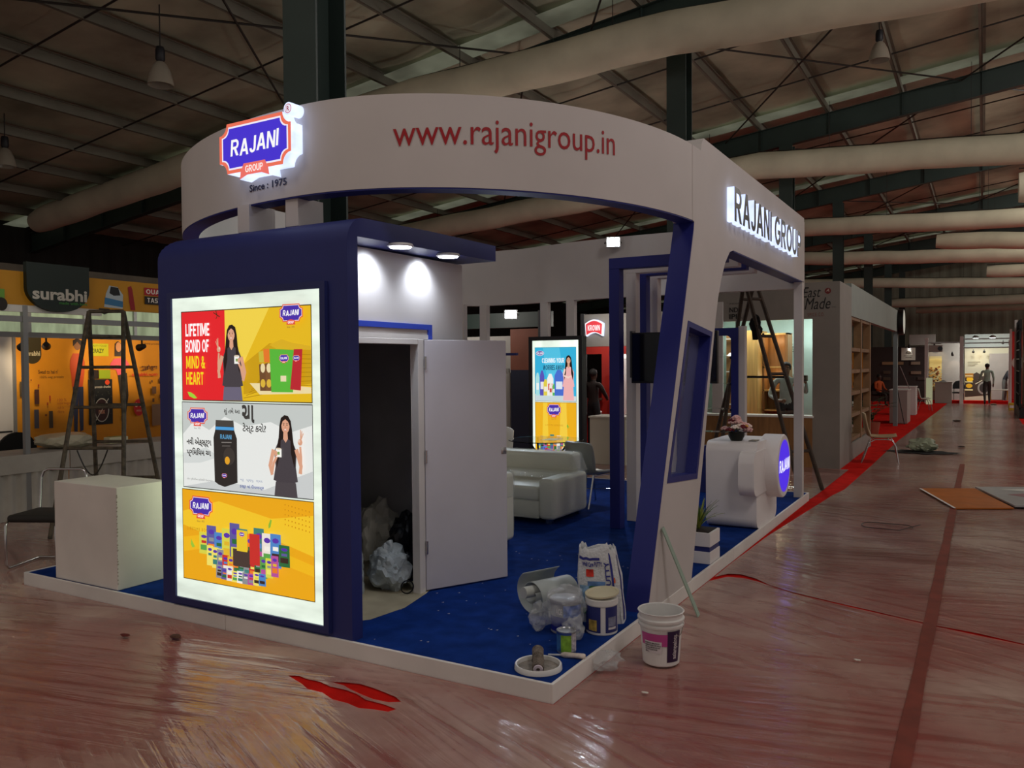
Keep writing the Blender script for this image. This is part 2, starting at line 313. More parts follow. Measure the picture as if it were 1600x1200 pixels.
def film_mat():
    m = bpy.data.materials.new('dusty_plastic_film'); m.use_nodes = True; nt = m.node_tree; N = nt.nodes.new; L = nt.links.new; b = nt.nodes['Principled BSDF']
    tc = N('ShaderNodeTexCoord')
    def nz(scale, rot, sc, det=5, dist=0):
        mp = N('ShaderNodeMapping'); mp.vector_type = 'TEXTURE'; mp.inputs['Rotation'].default_value = (0, 0, rot); mp.inputs['Scale'].default_value = sc; L(tc.outputs['Object'], mp.inputs[0])
        n = N('ShaderNodeTexNoise'); n.inputs['Scale'].default_value = scale; n.inputs['Detail'].default_value = det; n.inputs['Distortion'].default_value = dist; L(mp.outputs[0], n.inputs[0]); return n.outputs[0]
    def mr(x, a, bb, c, d):
        r = N('ShaderNodeMapRange'); L(x, r.inputs[0])
        for i, q in enumerate((a, bb, c, d)): r.inputs[i + 1].default_value = q
        return r.outputs[0]
    def mul(x, y, op='MULTIPLY'):
        r = N('ShaderNodeMath'); r.operation = op; L(x, r.inputs[0])
        if isinstance(y, float): r.inputs[1].default_value = y
        else: L(y, r.inputs[1])
        return r.outputs[0]
    big = nz(.55, 0, (1, 1, 1), 4, .6); wr = nz(3.2, -.42, (4.2, .26, 1), 4, .3); wr2 = nz(3.0, .22, (5, .28, 1), 4, .4); fine = nz(9, .1, (1, 1, 1), 6, .8); mask = nz(.42, 0, (1, 1, 1), 2, 0)
    mk = mr(mask, .42, .58, 0, 1)
    w = mul(mul(wr, mk), mul(wr2, mr(mk, 0, 1, 1, 0)), 'ADD')
    al = mul(mul(mr(big, .35, .65, .44, .68), mr(w, .36, .5, .62, 1.08)), mr(fine, .3, .7, .92, 1.06))
    cr = N('ShaderNodeMix'); cr.data_type = 'RGBA'; cr.inputs[6].default_value = (.56, .29, .25, 1); cr.inputs[7].default_value = (.68, .48, .40, 1); L(mr(big, .4, .6, 0, 1), cr.inputs[0])
    h = mul(mr(w, .3, .6, 0, 1), mul(fine, .10), 'ADD'); q = N('ShaderNodeBump'); q.inputs['Strength'].default_value = .42; q.inputs['Distance'].default_value = .02; L(h, q.inputs['Height'])
    nt.nodes.remove(b); df = N('ShaderNodeBsdfDiffuse'); L(cr.outputs[2], df.inputs[0]); tr = N('ShaderNodeBsdfTransparent'); gl = N('ShaderNodeBsdfGlossy'); L(mr(fine, .3, .7, .07, .20), gl.inputs['Roughness']); L(q.outputs[0], gl.inputs['Normal'])
    m1 = N('ShaderNodeMixShader'); L(al, m1.inputs[0]); L(tr.outputs[0], m1.inputs[1]); L(df.outputs[0], m1.inputs[2])
    fr = N('ShaderNodeFresnel'); fr.inputs[0].default_value = 1.78; m2 = N('ShaderNodeMixShader'); L(fr.outputs[0], m2.inputs[0]); L(m1.outputs[0], m2.inputs[1]); L(gl.outputs[0], m2.inputs[2]); L(m2.outputs[0], nt.nodes['Material Output'].inputs['Surface'])
    return m
FILM = film_mat()
def inside(p, poly):
    c = False; j = len(poly) - 1
    for i in range(len(poly)):
        a, b = poly[i], poly[j]
        if (a[1] > p[1]) != (b[1] > p[1]) and p[0] < (b[0] - a[0]) * (p[1] - a[1]) / (b[1] - a[1]) + a[0]: c = not c
        j = i
    return c
def sheet(name, outline, holes, label, step, z=.006, amp=.006, dense=None):
    pts = []; edges = []
    for ring in [outline] + holes:
        o = len(pts); pts += [Vector(p) for p in ring]; edges += [(o + i, o + (i + 1) % len(ring)) for i in range(len(ring))]
    xs = [p[0] for p in outline]; ys = [p[1] for p in outline]
    def grid(x0, x1, y0, y1, st):
        y = y0
        while y < y1:
            x = x0
            while x < x1:
                p = (x + RND.uniform(-.3, .3) * st, y + RND.uniform(-.3, .3) * st)
                if inside(p, outline) and not any(inside(p, h) for h in holes): pts.append(Vector(p))
                x += st
            y += st
    grid(min(xs), max(xs), min(ys), max(ys), step)
    if dense: grid(*dense)
    V, E_, F, *_ = geometry.delaunay_2d_cdt(pts, edges, [], 0, 1e-5)
    f = []
    for t in F:
        c = sum((Vector(V[i]) for i in t), Vector((0, 0))) / len(t)
        if inside(c, outline) and not any(inside(c, h) for h in holes): f.append(tuple(t))
    v = [(p[0], p[1], z + amp * max(-.8, noise.noise(Vector((p[0] * 1.1 + p[1] * .5, p[1] * 4.2, 3))) + .5 * noise.noise(Vector((p[0] * 5, p[1] * 9, 1))))) for p in V]
    b = B().add(v, f); o = b.build(name, FILM, smooth=60, fix=False)
    return tag(o, label, 'plastic sheet', 'protective films over the carpet')
tear = [(-1.56, -.41), (-1.4, -.46), (-1.318, -.501), (-1.2, -.50), (-1.085, -.544), (-.98, -.54), (-.888, -.56), (-.80, -.53), (-.72, -.515), (-.70, -.47), (-.80, -.455), (-.925, -.455), (-1.02, -.42), (-1.109, -.405), (-1.228, -.41), (-1.33, -.385), (-1.428, -.392), (-1.5, -.38)][::-1]
tear2 = [(-1.274, -.36), (-1.17, -.36), (-1.098, -.385), (-1.0, -.41), (-.895, -.43), (-.79, -.425), (-.73, -.39), (-.80, -.35), (-.9, -.325), (-1.0, -.31), (-1.1, -.30), (-1.2, -.33)]
A_out = [(-9, -7.5), (9, -7.5), (9, 2.0), (3.2, 2.185), (2.26, 2.297), (1.75, 2.435), (1.493, 2.53), (1.14, 2.665), (.95, 2.735), (.741, 2.81), (.55, 2.935), (.40, 3.045), (.25, 3.10), (.12, 3.07), (.012, 2.88), (.012, -.012), (-5.09, -.012), (-5.09, 9), (-9, 9)]
sheet('plastic_sheet', A_out, [tear, tear2], 'wrinkled clear film with a red tear in front of the blue cabin', .45, dense=(-5.5, 3.6, -3.6, 2.6, .13))
B_out = [(.02, 3.02), (.1, 3.16), (.2, 3.2), (.34, 3.13), (.5, 2.98), (.715, 2.84), (.9, 2.77), (1.115, 2.70), (1.3, 2.63), (1.483, 2.55), (1.755, 2.452), (2.0, 2.40), (2.26, 2.314), (3.2, 2.2), (9, 2.1), (9, 20), (3.02, 24), (3.0, 37.4), (.66, 37.2), (.55, 30), (.30, 17), (.30, 12), (.285, 8.74), (.214, 8.05), (.13, 6.5), (.045, 5.0), (.014, 3.6)]
sheet('plastic_sheet', B_out, [], 'dusty clear film running down the aisle towards the far stands', .5, z=.007, dense=(0, 3.5, 2, 9, .16))
sheet('plastic_sheet', [(-9, 9.05), (-5.1, 9.05), (-5.1, 7.53), (.0, 7.53), (.02, 8.3), (.03, 11.06), (-9, 11.06)], [], 'dusty clear film behind the booth in front of the spice stand', .5)
tp = B()
for a in range(34):
    y0 = -6 + a * .55; tp.add([(1.665 + .012 * noise.noise(Vector((0, y0, 0))), y0, .0165), (1.745 + .012 * noise.noise(Vector((5, y0, 0))), y0, .0165), (1.745 + .012 * noise.noise(Vector((5, y0 + .55, 0))), y0 + .55, .0165), (1.665 + .012 * noise.noise(Vector((0, y0 + .55, 0))), y0 + .55, .0165)], [(0, 1, 2, 3)])
tag(tp.build('floor_tape', M('brown_tape', '#7a3428', .45, var=.25, vscale=6), fix=False), 'long brown tape joining two films along the aisle', 'tape')

# roof: insulation sheet, purlins, rafters
RZ = lambda x: 8.9 + .123 * x
def foil():
    m = M('roof_foil', '#a3a48e', .5, metal=0, spec=.4, var=.5, vscale=.55, bump=.6, bscale=1.6, stretch=(1, 1, 1)); return m
ceil = thing('ceiling', 'sagging foil insulated roof of the exhibition hall', 'ceiling', kind='structure')
YS = [-8.2, 1.2, 10.6, 20.0, 29.4, 38.8, 48.2, 57.6, 67]
rf = B(); nx, ny = 74, 150
for j in range(ny + 1):
    for i in range(nx + 1):
        x = -24 + 36 * i / nx; y = -8 + 73 * j / ny; ph = ((x - .14) / 1.82) % 1
        z = RZ(x) + .30 - .10 * math.sin(PI * ph) * (.5 + noise.noise(Vector((x * .2, y * .35, 0)))) + .05 * noise.noise(Vector((x * .6, y * 1.3, 4)))
        rf.v.append((x, y, z))
rf.f = [(j * (nx + 1) + i, (j + 1) * (nx + 1) + i, (j + 1) * (nx + 1) + i + 1, j * (nx + 1) + i + 1) for j in range(ny) for i in range(nx)]; rf.m = [0] * len(rf.f)
rf.build('roof_sheet', foil(), ceil, smooth=60, fix=False)
PUR = M('purlin_steel', '#6e6c60', .6, var=.2, vscale=1)
for k in range(-12, 7):
    x = .14 + 1.82 * k; z = RZ(x); b = B(); b.box(x - .07, x + .07, -8, 65, z + .19, z + .2).box(x - .01, x + .01, -8, 65, z, z + .2).box(x - .07, x, -8, 65, z, z + .012); b.build('purlin', PUR, ceil)
SKY = M('translucent_roof_sheet', '#aeb39a', .6, emit=.16, var=.6, vscale=.9)
for y in YS[1:]:
    b = B()
    for x0 in range(-24, 12, 2): b.add([(x0, y - .85, RZ(x0) + .17), (x0 + 2, y - .85, RZ(x0 + 2) + .17), (x0 + 2, y - .18, RZ(x0 + 2) + .17), (x0, y - .18, RZ(x0) + .17)], [(0, 1, 2, 3)])
    b.build('skylight_strip', SKY, ceil)
for y in YS[1:-1]:
    b = B(); bot = lambda x: RZ(x) - .6 - .25 * max(0, 1 - abs(x + 2.8) / 3.0) * 0
    for x0, x1 in ((-24, -2.8), (-2.8, 12)):
        p = [Vector((x0, y, RZ(x0) - .3)), Vector((x1, y, RZ(x1) - .3))]; U = (p[1] - p[0]).normalized()
        b.bar(p[0], p[1], .014, .56, ref=(0, 1, 0)) if False else None
        for dz0, dz1, hw in ((-.6, -.585, .1), (-.585, -.015, .007), (-.015, 0, .1)):
            b.add([(x, y + s * hw, RZ(x) + d) for x in (x0, x1) for s, d in ((-1, dz0), (1, dz0), (1, dz1), (-1, dz1))], [(3, 2, 1, 0), (4, 5, 6, 7), (0, 1, 5, 4), (1, 2, 6, 5), (2, 3, 7, 6), (3, 0, 4, 7)])
    for x in [.14 + 1.82 * k for k in range(-12, 7)]: b.box(x - .006, x + .006, y - .09, y + .09, RZ(x) - .58, RZ(x) - .02)
    b.build('rafter', STEELG, ceil)
ROD = M('brace_rod', '#26221e', .6)
for y0, y1 in zip(YS[:-2], YS[1:-1]):
    for xa, xb in ((-12, -6), (-4.5, 1.5), (1.5, 7.5)):
        for s in (0, 1):
            a = (xa if s else xb, y0 + .1, RZ(xa if s else xb) - .1); c = (xb if s else xa, y1 - .1, RZ(xb if s else xa) - .1); B().tube([a, c], .022, 5).build('brace_rod', ROD, ceil)
    ym = (y0 + y1) / 2
    for k in (-.17, .17):
        B().tube([(-24, ym + k * 9.4, RZ(-24) + .02), (11, ym + k * 9.4, RZ(11) + .02)], .02, 5).build('sag_rod', ROD, ceil)
for n, y in enumerate(YS[1:-1]):
    x0, x1 = -2.98, -2.62; t = B(); zt = RZ(-2.8) - .6
    t.box(x0, x1, y - .18, y - .16, 0, zt).box(x0, x1, y + .16, y + .18, 0, zt).box(-2.806, -2.794, y - .16, y + .16, 0, zt).box(x0 - .04, x1 + .04, y - .22, y + .22, 0, .02)
    o = t.build('pillar', STEELG); tag(o, ['dark green steel column rising behind the round logo fascia', 'second dark green steel column, above the long fascia', 'third dark green steel column, beside the lettered fascia', 'fourth dark green steel column, above the grey spice stand', 'fifth dark green steel column, thin above the grey spice stand', 'sixth dark green steel column far down the hall', 'last dark green steel column far down the hall'][n], 'column', 'steel columns of the hall', 'structure')
# hall walls
def corr(name, a, b_, z0, z1, m, label):
    a = Vector(a); b_ = Vector(b_); n = int((b_ - a).length / .16); v = []; f = []; N = (b_ - a).normalized().cross(Vector((0, 0, 1)))
    for i in range(n + 1):
        p = a + (b_ - a) * i / n + N * (.03 if i % 4 < 2 else 0)
        v += [(p.x, p.y, z0), (p.x, p.y, z1)]
        if i: f.append((2 * i - 2, 2 * i, 2 * i + 1, 2 * i - 1))
    return tag(B().add(v, f).build(name, m), label, 'wall', kind='structure')
HW = M('dark_green_cladding', '#979d8a', .7, var=.25, vscale=.6); DK = M('dark_cladding', '#17140f', .8, var=.3, vscale=.5)  # end wall pale grey-green, left wall near black, both with random tone
corr('wall_back', (12, 62, 0), (-24, 62, 0), 0, 11, HW, 'dark green clad end wall far behind the aisle')
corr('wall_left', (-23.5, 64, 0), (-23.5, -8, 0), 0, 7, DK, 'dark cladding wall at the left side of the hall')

# ducts
def duct(pts, r, label, name='air_duct'):
    P = []; n = 0
    for a, b in zip(pts[:-1], pts[1:]):
        a = Vector(a); b = Vector(b); m = max(3, int((b - a).length / .35))
        for i in range(m): P.append(a.lerp(b, i / m))
    P.append(Vector(pts[-1])); rr = []; out = []
    for i, p in enumerate(P):
        q = p + Vector((0, .03 * noise.noise(p * .9), .04 * noise.noise(p * .7 + Vector((9, 0, 0))))); out.append(q); rr.append(r * (1 + .03 * noise.noise(p * 1.3)))
    for i, k in ((0, .82), (1, .97), (-1, .82), (-2, .97)): rr[i] *= k
    t = thing(name, label, 'air duct', pts[0], group='white cloth air ducts under the roof')
    wbuild(B().tube(out, rr, 20), 'duct_sleeve', DUCT, t, smooth=50)
    c = B().tube([p + Vector((0, 0, r * 1.02 + .02)) for p in out], .014, 5); wbuild(c, 'support_cable', ROD, t)
    for i in range(4, len(out) - 2, 9):
        z = RZ(out[i].x) + .1; wbuild(B().tube([out[i] + Vector((0, 0, r)), (out[i].x, out[i].y, max(z, out[i].z + r + .1))], .008, 4), 'hanger_wire', ROD, t)
duct([(-21.6, 9.7, 6.05), (-18.5, 9.65, 6.42), (-14.5, 9.6, 6.8), (-8, 9.6, 7.3), (-2.6, 9.6, 7.46), (.75, 9.6, 7.33), (9, 9.6, 7.2)], .36, 'nearest and widest white cloth duct, crossing over the curved fascia')
duct([(-18.9, 19.3, 6.28), (-9, 19.3, 6.95), (-3.4, 19.3, 7.32), (2.83, 19.3, 6.95), (9, 19.3, 6.8)], .36, 'second white cloth duct, seen again under the curved fascia')
duct([(-12, 28.8, 6.95), (-3.9, 28.8, 7.0), (3.2, 28.8, 6.7), (9, 28.8, 6.5)], .32, 'third long white cloth duct, level with the lettered fascia')
duct([(.43, 31.5, 6.45), (3.3, 31.5, 6.28), (9, 31.5, 6.1)], .31, 'short white duct with a rounded end, under the third long duct')
duct([(-12, 38.2, 7.0), (-5.5, 38.2, 6.95), (3.5, 38.2, 6.47), (9, 38.2, 6.3)], .31, 'fourth long white cloth duct, just above the grey spice stand')
duct([(2.14, 42, 6.22), (9, 42, 6.0)], .3, 'stub of white duct ending in mid air at the far right')
duct([(-10, 47.6, 6.7), (-5, 47.6, 6.5), (3.9, 47.6, 6.05), (9, 47.6, 5.9)], .28, 'fifth long white cloth duct, thin above the far stands')
duct([(-3.3, 56, 5.76), (4.2, 56, 5.7), (9, 56, 5.6)], .3, 'sixth white cloth duct in front of the green end wall')
duct([(-2.0, 58.5, 5.35), (9, 58.5, 5.35)], .2, 'last and lowest white duct against the green end wall')
duct([(2.62, 15.6, 5.35), (5, 15.6, 5.3)], .36, 'white duct end jutting in at the right edge')
# high bay lamps
def highbay(x, y, z, label, hang):
    t = thing('high_bay_lamp', label, 'lamp', (x, y, z), group='unlit high bay lamps')
    B().lathe([(.02, .42), (.06, .42), (.075, .36), (.075, .22), (.05, .18), (0, .18)], n=16).build('ballast_housing', M('ballast_grey', '#15151a', .5), t, smooth=40)
    B().lathe([(.055, .18), (.1, .14), (.16, .02), (.2, -.14), (.205, -.2), (.195, -.2), (.15, .0), (.06, .14)], n=24).build('reflector', M('prismatic_reflector', '#8d8577', .3, spec=.5), t, smooth=40)
    B().tube([(0, 0, .42), (0, 0, hang)], .012, 5).build('hanger_rod', ROD, t)
highbay(-9.55, 4.8, 6.62, 'unlit bell-shaped lamp hanging over the left stand', 1.1)
highbay(.12, 14.7, 8.3, 'unlit bell-shaped lamp hanging above the aisle', .9)
highbay(-15.6, 5.6, 6.25, 'unlit bell-shaped lamp cut by the left edge', .9)

# ---------------------------------------------------------------- booth platform
def holed(b, outer, holes, O, U, V, depth):
    O = Vector(O); U = Vector(U); V = Vector(V); N = U.cross(V); pts = []; edges = []
    for ring in [outer] + holes:
        o = len(pts); pts += [Vector(p) for p in ring]; edges += [(o + i, o + (i + 1) % len(ring)) for i in range(len(ring))]
    P, E_, F, *_ = geometry.delaunay_2d_cdt(pts, edges, [], 0, 1e-6); n = len(P); f = []
    for t in F:
        c = sum((Vector(P[i]) for i in t), Vector((0, 0))) / len(t)
        if inside(c, outer) and not any(inside(c, h) for h in holes): f.append(tuple(t)); f.append(tuple(i + n for i in t[::-1]))
    f += [(a, c, c + n, a + n) for ring_s, ring in _rings([outer] + holes) for a, c in ((ring_s + i, ring_s + (i + 1) % len(ring)) for i in range(len(ring)))]
    return b.add([O + U * p[0] + V * p[1] for p in P] + [O + U * p[0] + V * p[1] + N * depth for p in P], f)
def _rings(rs):
    o = 0
    for r in rs: yield o, r; o += len(r)
PZ = .105
pf = thing('booth_platform', 'low white edged platform with blue carpet under the branded booth', 'platform')
B().box(-5.06, -.015, .015, 7.5, .02, PZ).build('carpet', CARPET, pf)
def board(x0, x1, y0, y1): B().box(x0, x1, y0, y1, 0, PZ + .006).build('edge_board', WHITE2, pf, bevel=.004)
board(-5.07, -2.575, -.006, .016); board(-2.572, -.012, -.006, .016); board(-.016, .006, -.004, 3.7); board(-.016, .006, 3.703, 7.51); board(-5.075, -5.055, .0, 7.5); board(-5.07, 0, 7.49, 7.51)
B().add([(-3.0, .2, PZ + .002), (-1.71, .3, PZ + .002), (-1.62, .42, PZ + .002), (-1.58, .75, PZ + .002), (-1.66, 1.12, PZ + .002), (-1.72, 1.3, PZ + .002), (-3.0, 1.6, PZ + .002)], [(0, 1, 2, 3, 4, 5, 6)]).build('bare_floor', M('bare_plywood_floor', '#a89f86', .8, var=.18, vscale=4), pf)
d = B()
for i in range(70):
    x, y = RND.uniform(-2.0, -.3), RND.uniform(.1, 3); r = RND.uniform(.003, .009); d.add([(x - r, y - r, PZ + .004), (x + r, y - r * .6, PZ + .004), (x + r * .5, y + r, PZ + .004)], [(0, 1, 2)])
tag(d.build('paint_scrapings', M('plaster_white', '#cfcac4', .8)), 'white plaster scrapings scattered on the blue carpet', 'debris', kind='stuff')

# ---------------------------------------------------------------- storage cabin with the big light box slab
cb = thing('storage_cabin', 'blue and white storage cabin with lit canopy and open door', 'cabin', (-2.3, .8, PZ))
# slab: front leaf with rounded top corners, returning as the canopy on the right
prof = [(.11, PZ), (.11, 2.675), (1.81, 2.695), (1.81, 2.835), (.9, 2.815), (.20, 2.80)] + [(.01 + .17 - .17 * math.sin(a), 2.63 + .17 * math.cos(a)) for a in [PI / 2 * i / 8 for i in range(1, 9)]] + [(.01, PZ)]
xs = [-3.255 + .16 * (1 - math.cos(PI / 2 * i / 8)) for i in range(9)] + [-1.43]; b = B(); n = len(prof)
for i, x in enumerate(xs):
    d = .16 * (1 - math.sin(PI / 2 * min(i, 8) / 8))
    b.v += [(x + (.006 if z < 1 and i == len(xs) - 1 else 0), y, min(z, 2.82 - d)) for y, z in prof]
b.f = [(i * n + k, i * n + (k + 1) % n, (i + 1) * n + (k + 1) % n, (i + 1) * n + k) for i in range(len(xs) - 1) for k in range(n)] + [tuple(range(n)), tuple((len(xs) - 1) * n + k for k in range(n))]; b.m = [0] * len(b.f)
wbuild(b, 'slab_and_canopy', NAVY, cb, smooth=40)
IN = M('cabin_inside_grey', '#b4b4b8', .7, var=.1)
dy0, dy1, dz = .36, 1.165, 2.05
wbuild(B().box(-1.755, -1.70, .11, dy0, PZ, 2.672).box(-1.755, -1.70, dy1, 1.72, PZ, 2.672).box(-1.755, -1.70, dy0, dy1, dz, 2.672), 'side_wall', WHITE, cb)
wbuild(B().box(-3.2, -3.15, .11, 1.72, PZ, 2.672).box(-3.15, -1.756, 1.68, 1.72, PZ, 2.672), 'rear_wall', WHITE, cb)
wbuild(B().box(-3.15, -1.76, .115, .125, PZ, 2.668).box(-3.149, -3.14, .12, 1.68, PZ, 2.668).box(-3.14, -1.757, 1.665, 1.679, PZ, 2.668), 'inner_lining', IN, cb)
wbuild(B().box(-1.76, -1.69, dy1 - .075, dy1 - .002, PZ, dz).box(-1.76, -1.69, dy0, dy1 - .075, dz - .04, dz).box(-1.76, -1.69, dy0, dy0 + .05, PZ, dz - .04), 'door_frame', WHITE2, cb, bevel=.003)
wbuild(B().box(-1.70, -1.688, .11, 1.275, 2.125, 2.165).box(-1.70, -1.688, 1.225, 1.275, 2.03, 2.125), 'door_surround', M('door_surround_lit_blue', '#2f48b8', .5), cb)  # lighter copy of the booth blue, downlight brightness put into the colour
wbuild(B().box(-1.70, -1.692, .11, 1.225, 2.052, 2.085), 'lintel_strip', WHITE2, cb)
# door leaf swung wide open
h = Vector((-1.685, 1.165, 0)); e = Vector((-1.345, 1.82, 0)); U = (e - h).normalized(); Nn = Vector((U.y, -U.x, 0)); LW = (e - h).length
DM = Matrix.Translation(h) @ Matrix(((U.x, Nn.x, 0), (U.y, Nn.y, 0), (0, 0, 1))).to_4x4()
leaf = wbuild(B().rbox(0, LW, -.035, 0, PZ + .012, dz - .002, .004, 2, DM), 'door', M('door_laminate', '#cfccd2', .45, var=.03), cb)
def sub(bu, name, m, par, root): inv = offs(root).inverted(); bu.v = [tuple(inv @ Vector(p)) for p in bu.v]; return bu.build(name, m, par, smooth=40)
sub(B().rbox(LW - .055, LW - .003, -.037, .003, 1.125, 1.18, .003, 2, DM), 'latch_plate', CHROME, leaf, cb)
for z in (.4, 1.1, 1.82): sub(B().tube([DM @ Vector((0, .012, z)), DM @ Vector((0, .012, z + .1))], .01, 10), 'hinge', CHROME, leaf, cb)
for k, (x, y) in enumerate(((-1.405, .52), (-1.44, 1.14))):
    o = wbuild(B().lathe([(0, 0), (.082, 0), (.09, .006), (.082, .02), (0, .02)], (x, y, 2.655 + .006 * k), n=28), 'downlight', M('downlight_ring', '#e4e4e6', .4), cb, smooth=40)
    sub(B().lathe([(0, -.006), (.07, -.006), (.076, 0)], (x, y, 2.655 + .006 * k), n=28), 'diffuser', M('downlight_led', '#eaf2ff', emit=18), o, cb)
    ld = bpy.data.lights.new('downlight_lamp', 'SPOT'); ld.energy = 15; ld.spot_size = 2.1; ld.spot_blend = .8; ld.color = (.80, .88, 1); ld.shadow_soft_size = .05; lo = bpy.data.objects.new('downlight_lamp', ld); COL.objects.link(lo); lo.location = (x - .15, y - .02, 2.635)
    lo.rotation_euler = Vector((-.55, 0, -1)).to_track_quat('-Z', 'Y').to_euler()
# big backlit poster box on the slab
lb = thing('advertising_light_box', 'tall backlit poster box on the blue slab, three adverts in a white surround', 'light box', (-2.36, 0, .15))
FR = M('light_box_frame', '#262e66', .42, var=.1)
def glow(name, strength, sc=(1.2, 1, 5)):
    m = M(name, '#f2fff0', .5, emit=strength, var=.24, vscale=1.3, stretch=sc); return m
def lightbox(t, x0, x1, z0, z1, y, fw=.05, e=1.0, out=-1):
    wbuild(holed(B(), [(x0 - fw, z0 - fw), (x1 + fw, z0 - fw), (x1 + fw, z1 + fw), (x0 - fw, z1 + fw)], [[(x0, z0), (x1, z0), (x1, z1), (x0, z1)]], (0, y, 0), (1, 0, 0), (0, 0, 1), .03), 'frame', FR, t)
    wbuild(B().box(x0, x1, y - .015, y, z0, z1), 'diffuser', glow('backlit_acrylic', e), t)
LX0, LX1, LZ0, LZ1 = -3.08, -1.64, .18, 2.347
lightbox(lb, LX0, LX1, LZ0, LZ1, .01, .045, .92)
EM = 1.0; rn = random.Random(3)
def poster(x0, x1, z0, z1, y, e): A = Art((x0, y, z0), (1, 0, 0), (0, 0, 1), (x1 - x0) / 200, (z1 - z0) / 100, e, step=.00025); return A
yp = -.0065
A = poster(-2.985, -1.72, 1.612, 2.25, yp, EM)
A.rect(0, 0, 200, 100, '#3a2f20'); A.rect(1, 1, 72, 99, '#e2242a'); A.rect(72, 1, 199, 99, '#e3b81e')
A.poly([(72, 99), (140, 99), (110, 55), (100, 40), (72, 60)], '#f0d24a'); A.poly([(100, 40), (140, 62), (199, 55), (199, 20), (100, 8)], '#c99c12')
for k in range(9): A.line([(100 + 4 * k, 4 + 3 * k), (140, 10 + 5.2 * k), (199, 14 + 4.4 * k)], .7, '#a9810c')
A.poly([(140, 60), (158, 66), (172, 62), (199, 58), (199, 54), (150, 56)], '#d8ae22'); A.poly([(110, 20), (125, 8), (199, 10), (199, 16), (150, 20)], '#ead9a6')
for s, a, b_, c in (('LIFETIME', 8, 48, '#ffffff'), ('BOND OF', 8, 47, '#ffffff'), ('MIND &', 9, 41, '#f4d820'), ('HEART', 9, 38, '#f4d820')):
    k = ('LIFETIME', 'BOND OF', 'MIND &', 'HEART').index(s); A.word(s, a, b_, 72 - 18 * k, 86 - 18 * k, c)
A.poly([(11, 10), (14, 5), (22, 2.5), (27, 3), (22, 7), (16, 9.5)], '#9fd43c'); A.line([(60, 99), (62, 93), (60, 90)], 1, '#3c2a14'); A.line([(56, 97), (66, 92)], 1, '#3c2a14')
lady(A, 84, 66, 15)
for i, c in enumerate(('#6e4a2c', '#7a5230', '#5f4026')): A.poly([(128 + 9 * i, 12), (137 + 9 * i, 12), (138 + 9 * i, 40 + i), (127 + 9 * i, 40 + i)], c); A.ell(132.5 + 9 * i, 36, 3.4, 5, '#e8d7a8', 12); A.ell(132.5 + 9 * i, 20, 3.6, 4.5, '#d9b23c', 12)
A.poly([(134, 42), (143, 42), (143, 56), (134, 56)], '#e2772a'); A.poly([(145, 11), (176, 11), (180, 54), (143, 56)], '#58b53a'); A.poly([(172, 14), (187, 13), (190, 55), (178, 55)], '#b92830'); A.poly([(128, 42), (135, 42), (134, 54), (127, 53)], '#c7b73c')
logo(A, 164, 46, 14); logo(A, 182, 46, 10); A.poly([(160, 22), (168, 22), (168, 28), (160, 28)], '#e6d9b0'); logo(A, 176, 92, 33, True)
A.build('poster_top', lb)
A = poster(-2.99, -1.72, .985, 1.605, yp, EM)
A.rect(0, 0, 200, 100, '#3a3a3a'); A.rect(.8, 1, 199.2, 99, '#e6e9e6'); A.poly([(1, 62), (20, 78), (45, 68), (70, 84), (100, 74), (140, 80), (170, 70), (199, 78), (199, 99), (1, 99)], '#c3c9c6'); A.poly([(1, 1), (60, 12), (130, 6), (199, 30), (199, 1)], '#c9cdcd'); A.poly([(1, 40), (40, 48), (60, 38), (30, 30), (1, 28)], '#d3d8d6')
logo(A, 26, 84, 33, True)
A.txt('શું તમે આ', 70, 95, 86, 94, '#403e3c', .02); A.txt('ચા', 98, 117, 78, 98, '#3c3a38', .03); A.txt('ટેસ્ટ કરો?', 99, 134, 66, 78, '#403e3c', .02); A.txt('નવી એક્સ્ટ્રા', 8, 49, 48, 59, '#3a3836', .03); A.txt('પ્રિમિયમ ચા', 8, 48, 36, 47, '#3a3836', .03)
A.txt('ટોપ પ્રીમિયમ ક્વોલિટી ઉત્પાદન', 8, 50, 9, 12, '#6a6866'); A.txt('બ્રૂ   ખુશ્બૂ   સ્વાદ', 94, 128, 13, 16, '#7a86a8'); A.txt('ડસ્ટ માં ઉપલબ્ધ', 93, 130, 5, 10, '#4a5a9c', .02)
A.poly([(54, 10), (60, 7), (70, 5), (90, 11), (90, 60), (86, 69), (85, 80), (57, 80), (56, 69), (53, 60)], '#2c2826'); A.poly([(56.5, 69), (85.5, 69), (85.5, 72.5), (56.5, 72.5)], '#4c9cd8'); A.rect(57, 73, 85, 80, '#46423e')
A.word('RAJANI', 64, 82, 59, 64, '#5aa0cc'); A.line([(66, 55), (82, 55.5)], .8, '#8a8480'); A.line([(67, 51), (80, 51.5)], .8, '#6a6460'); A.ell(78, 40, 9, 10, '#3c3632'); A.ell(75, 35, 4, 4.5, '#e0a028', 12); logo(A, 70, 18, 8)
lady(A, 164, 70, 16, flip=-1, skirt='#4a4448')
A.build('poster_middle', lb)
A = poster(-3.005, -1.72, .32, .975, yp, EM)
A.rect(0, 0, 200, 100, '#4a3510'); A.rect(.8, .8, 199.2, 99.2, '#eba818'); A.poly([(1, 75), (60, 90), (140, 78), (199, 86), (199, 45), (120, 62), (50, 50), (1, 60)], '#f2c52a'); A.poly([(1, 30), (80, 46), (199, 25), (199, 36), (80, 60), (1, 46)], '#f0b81e')
for i in range(8):
    for j in range(5): A.ell(160 + i * 5, 94 - j * 5 - i * .6, .9, .9, '#c88c14', 6)
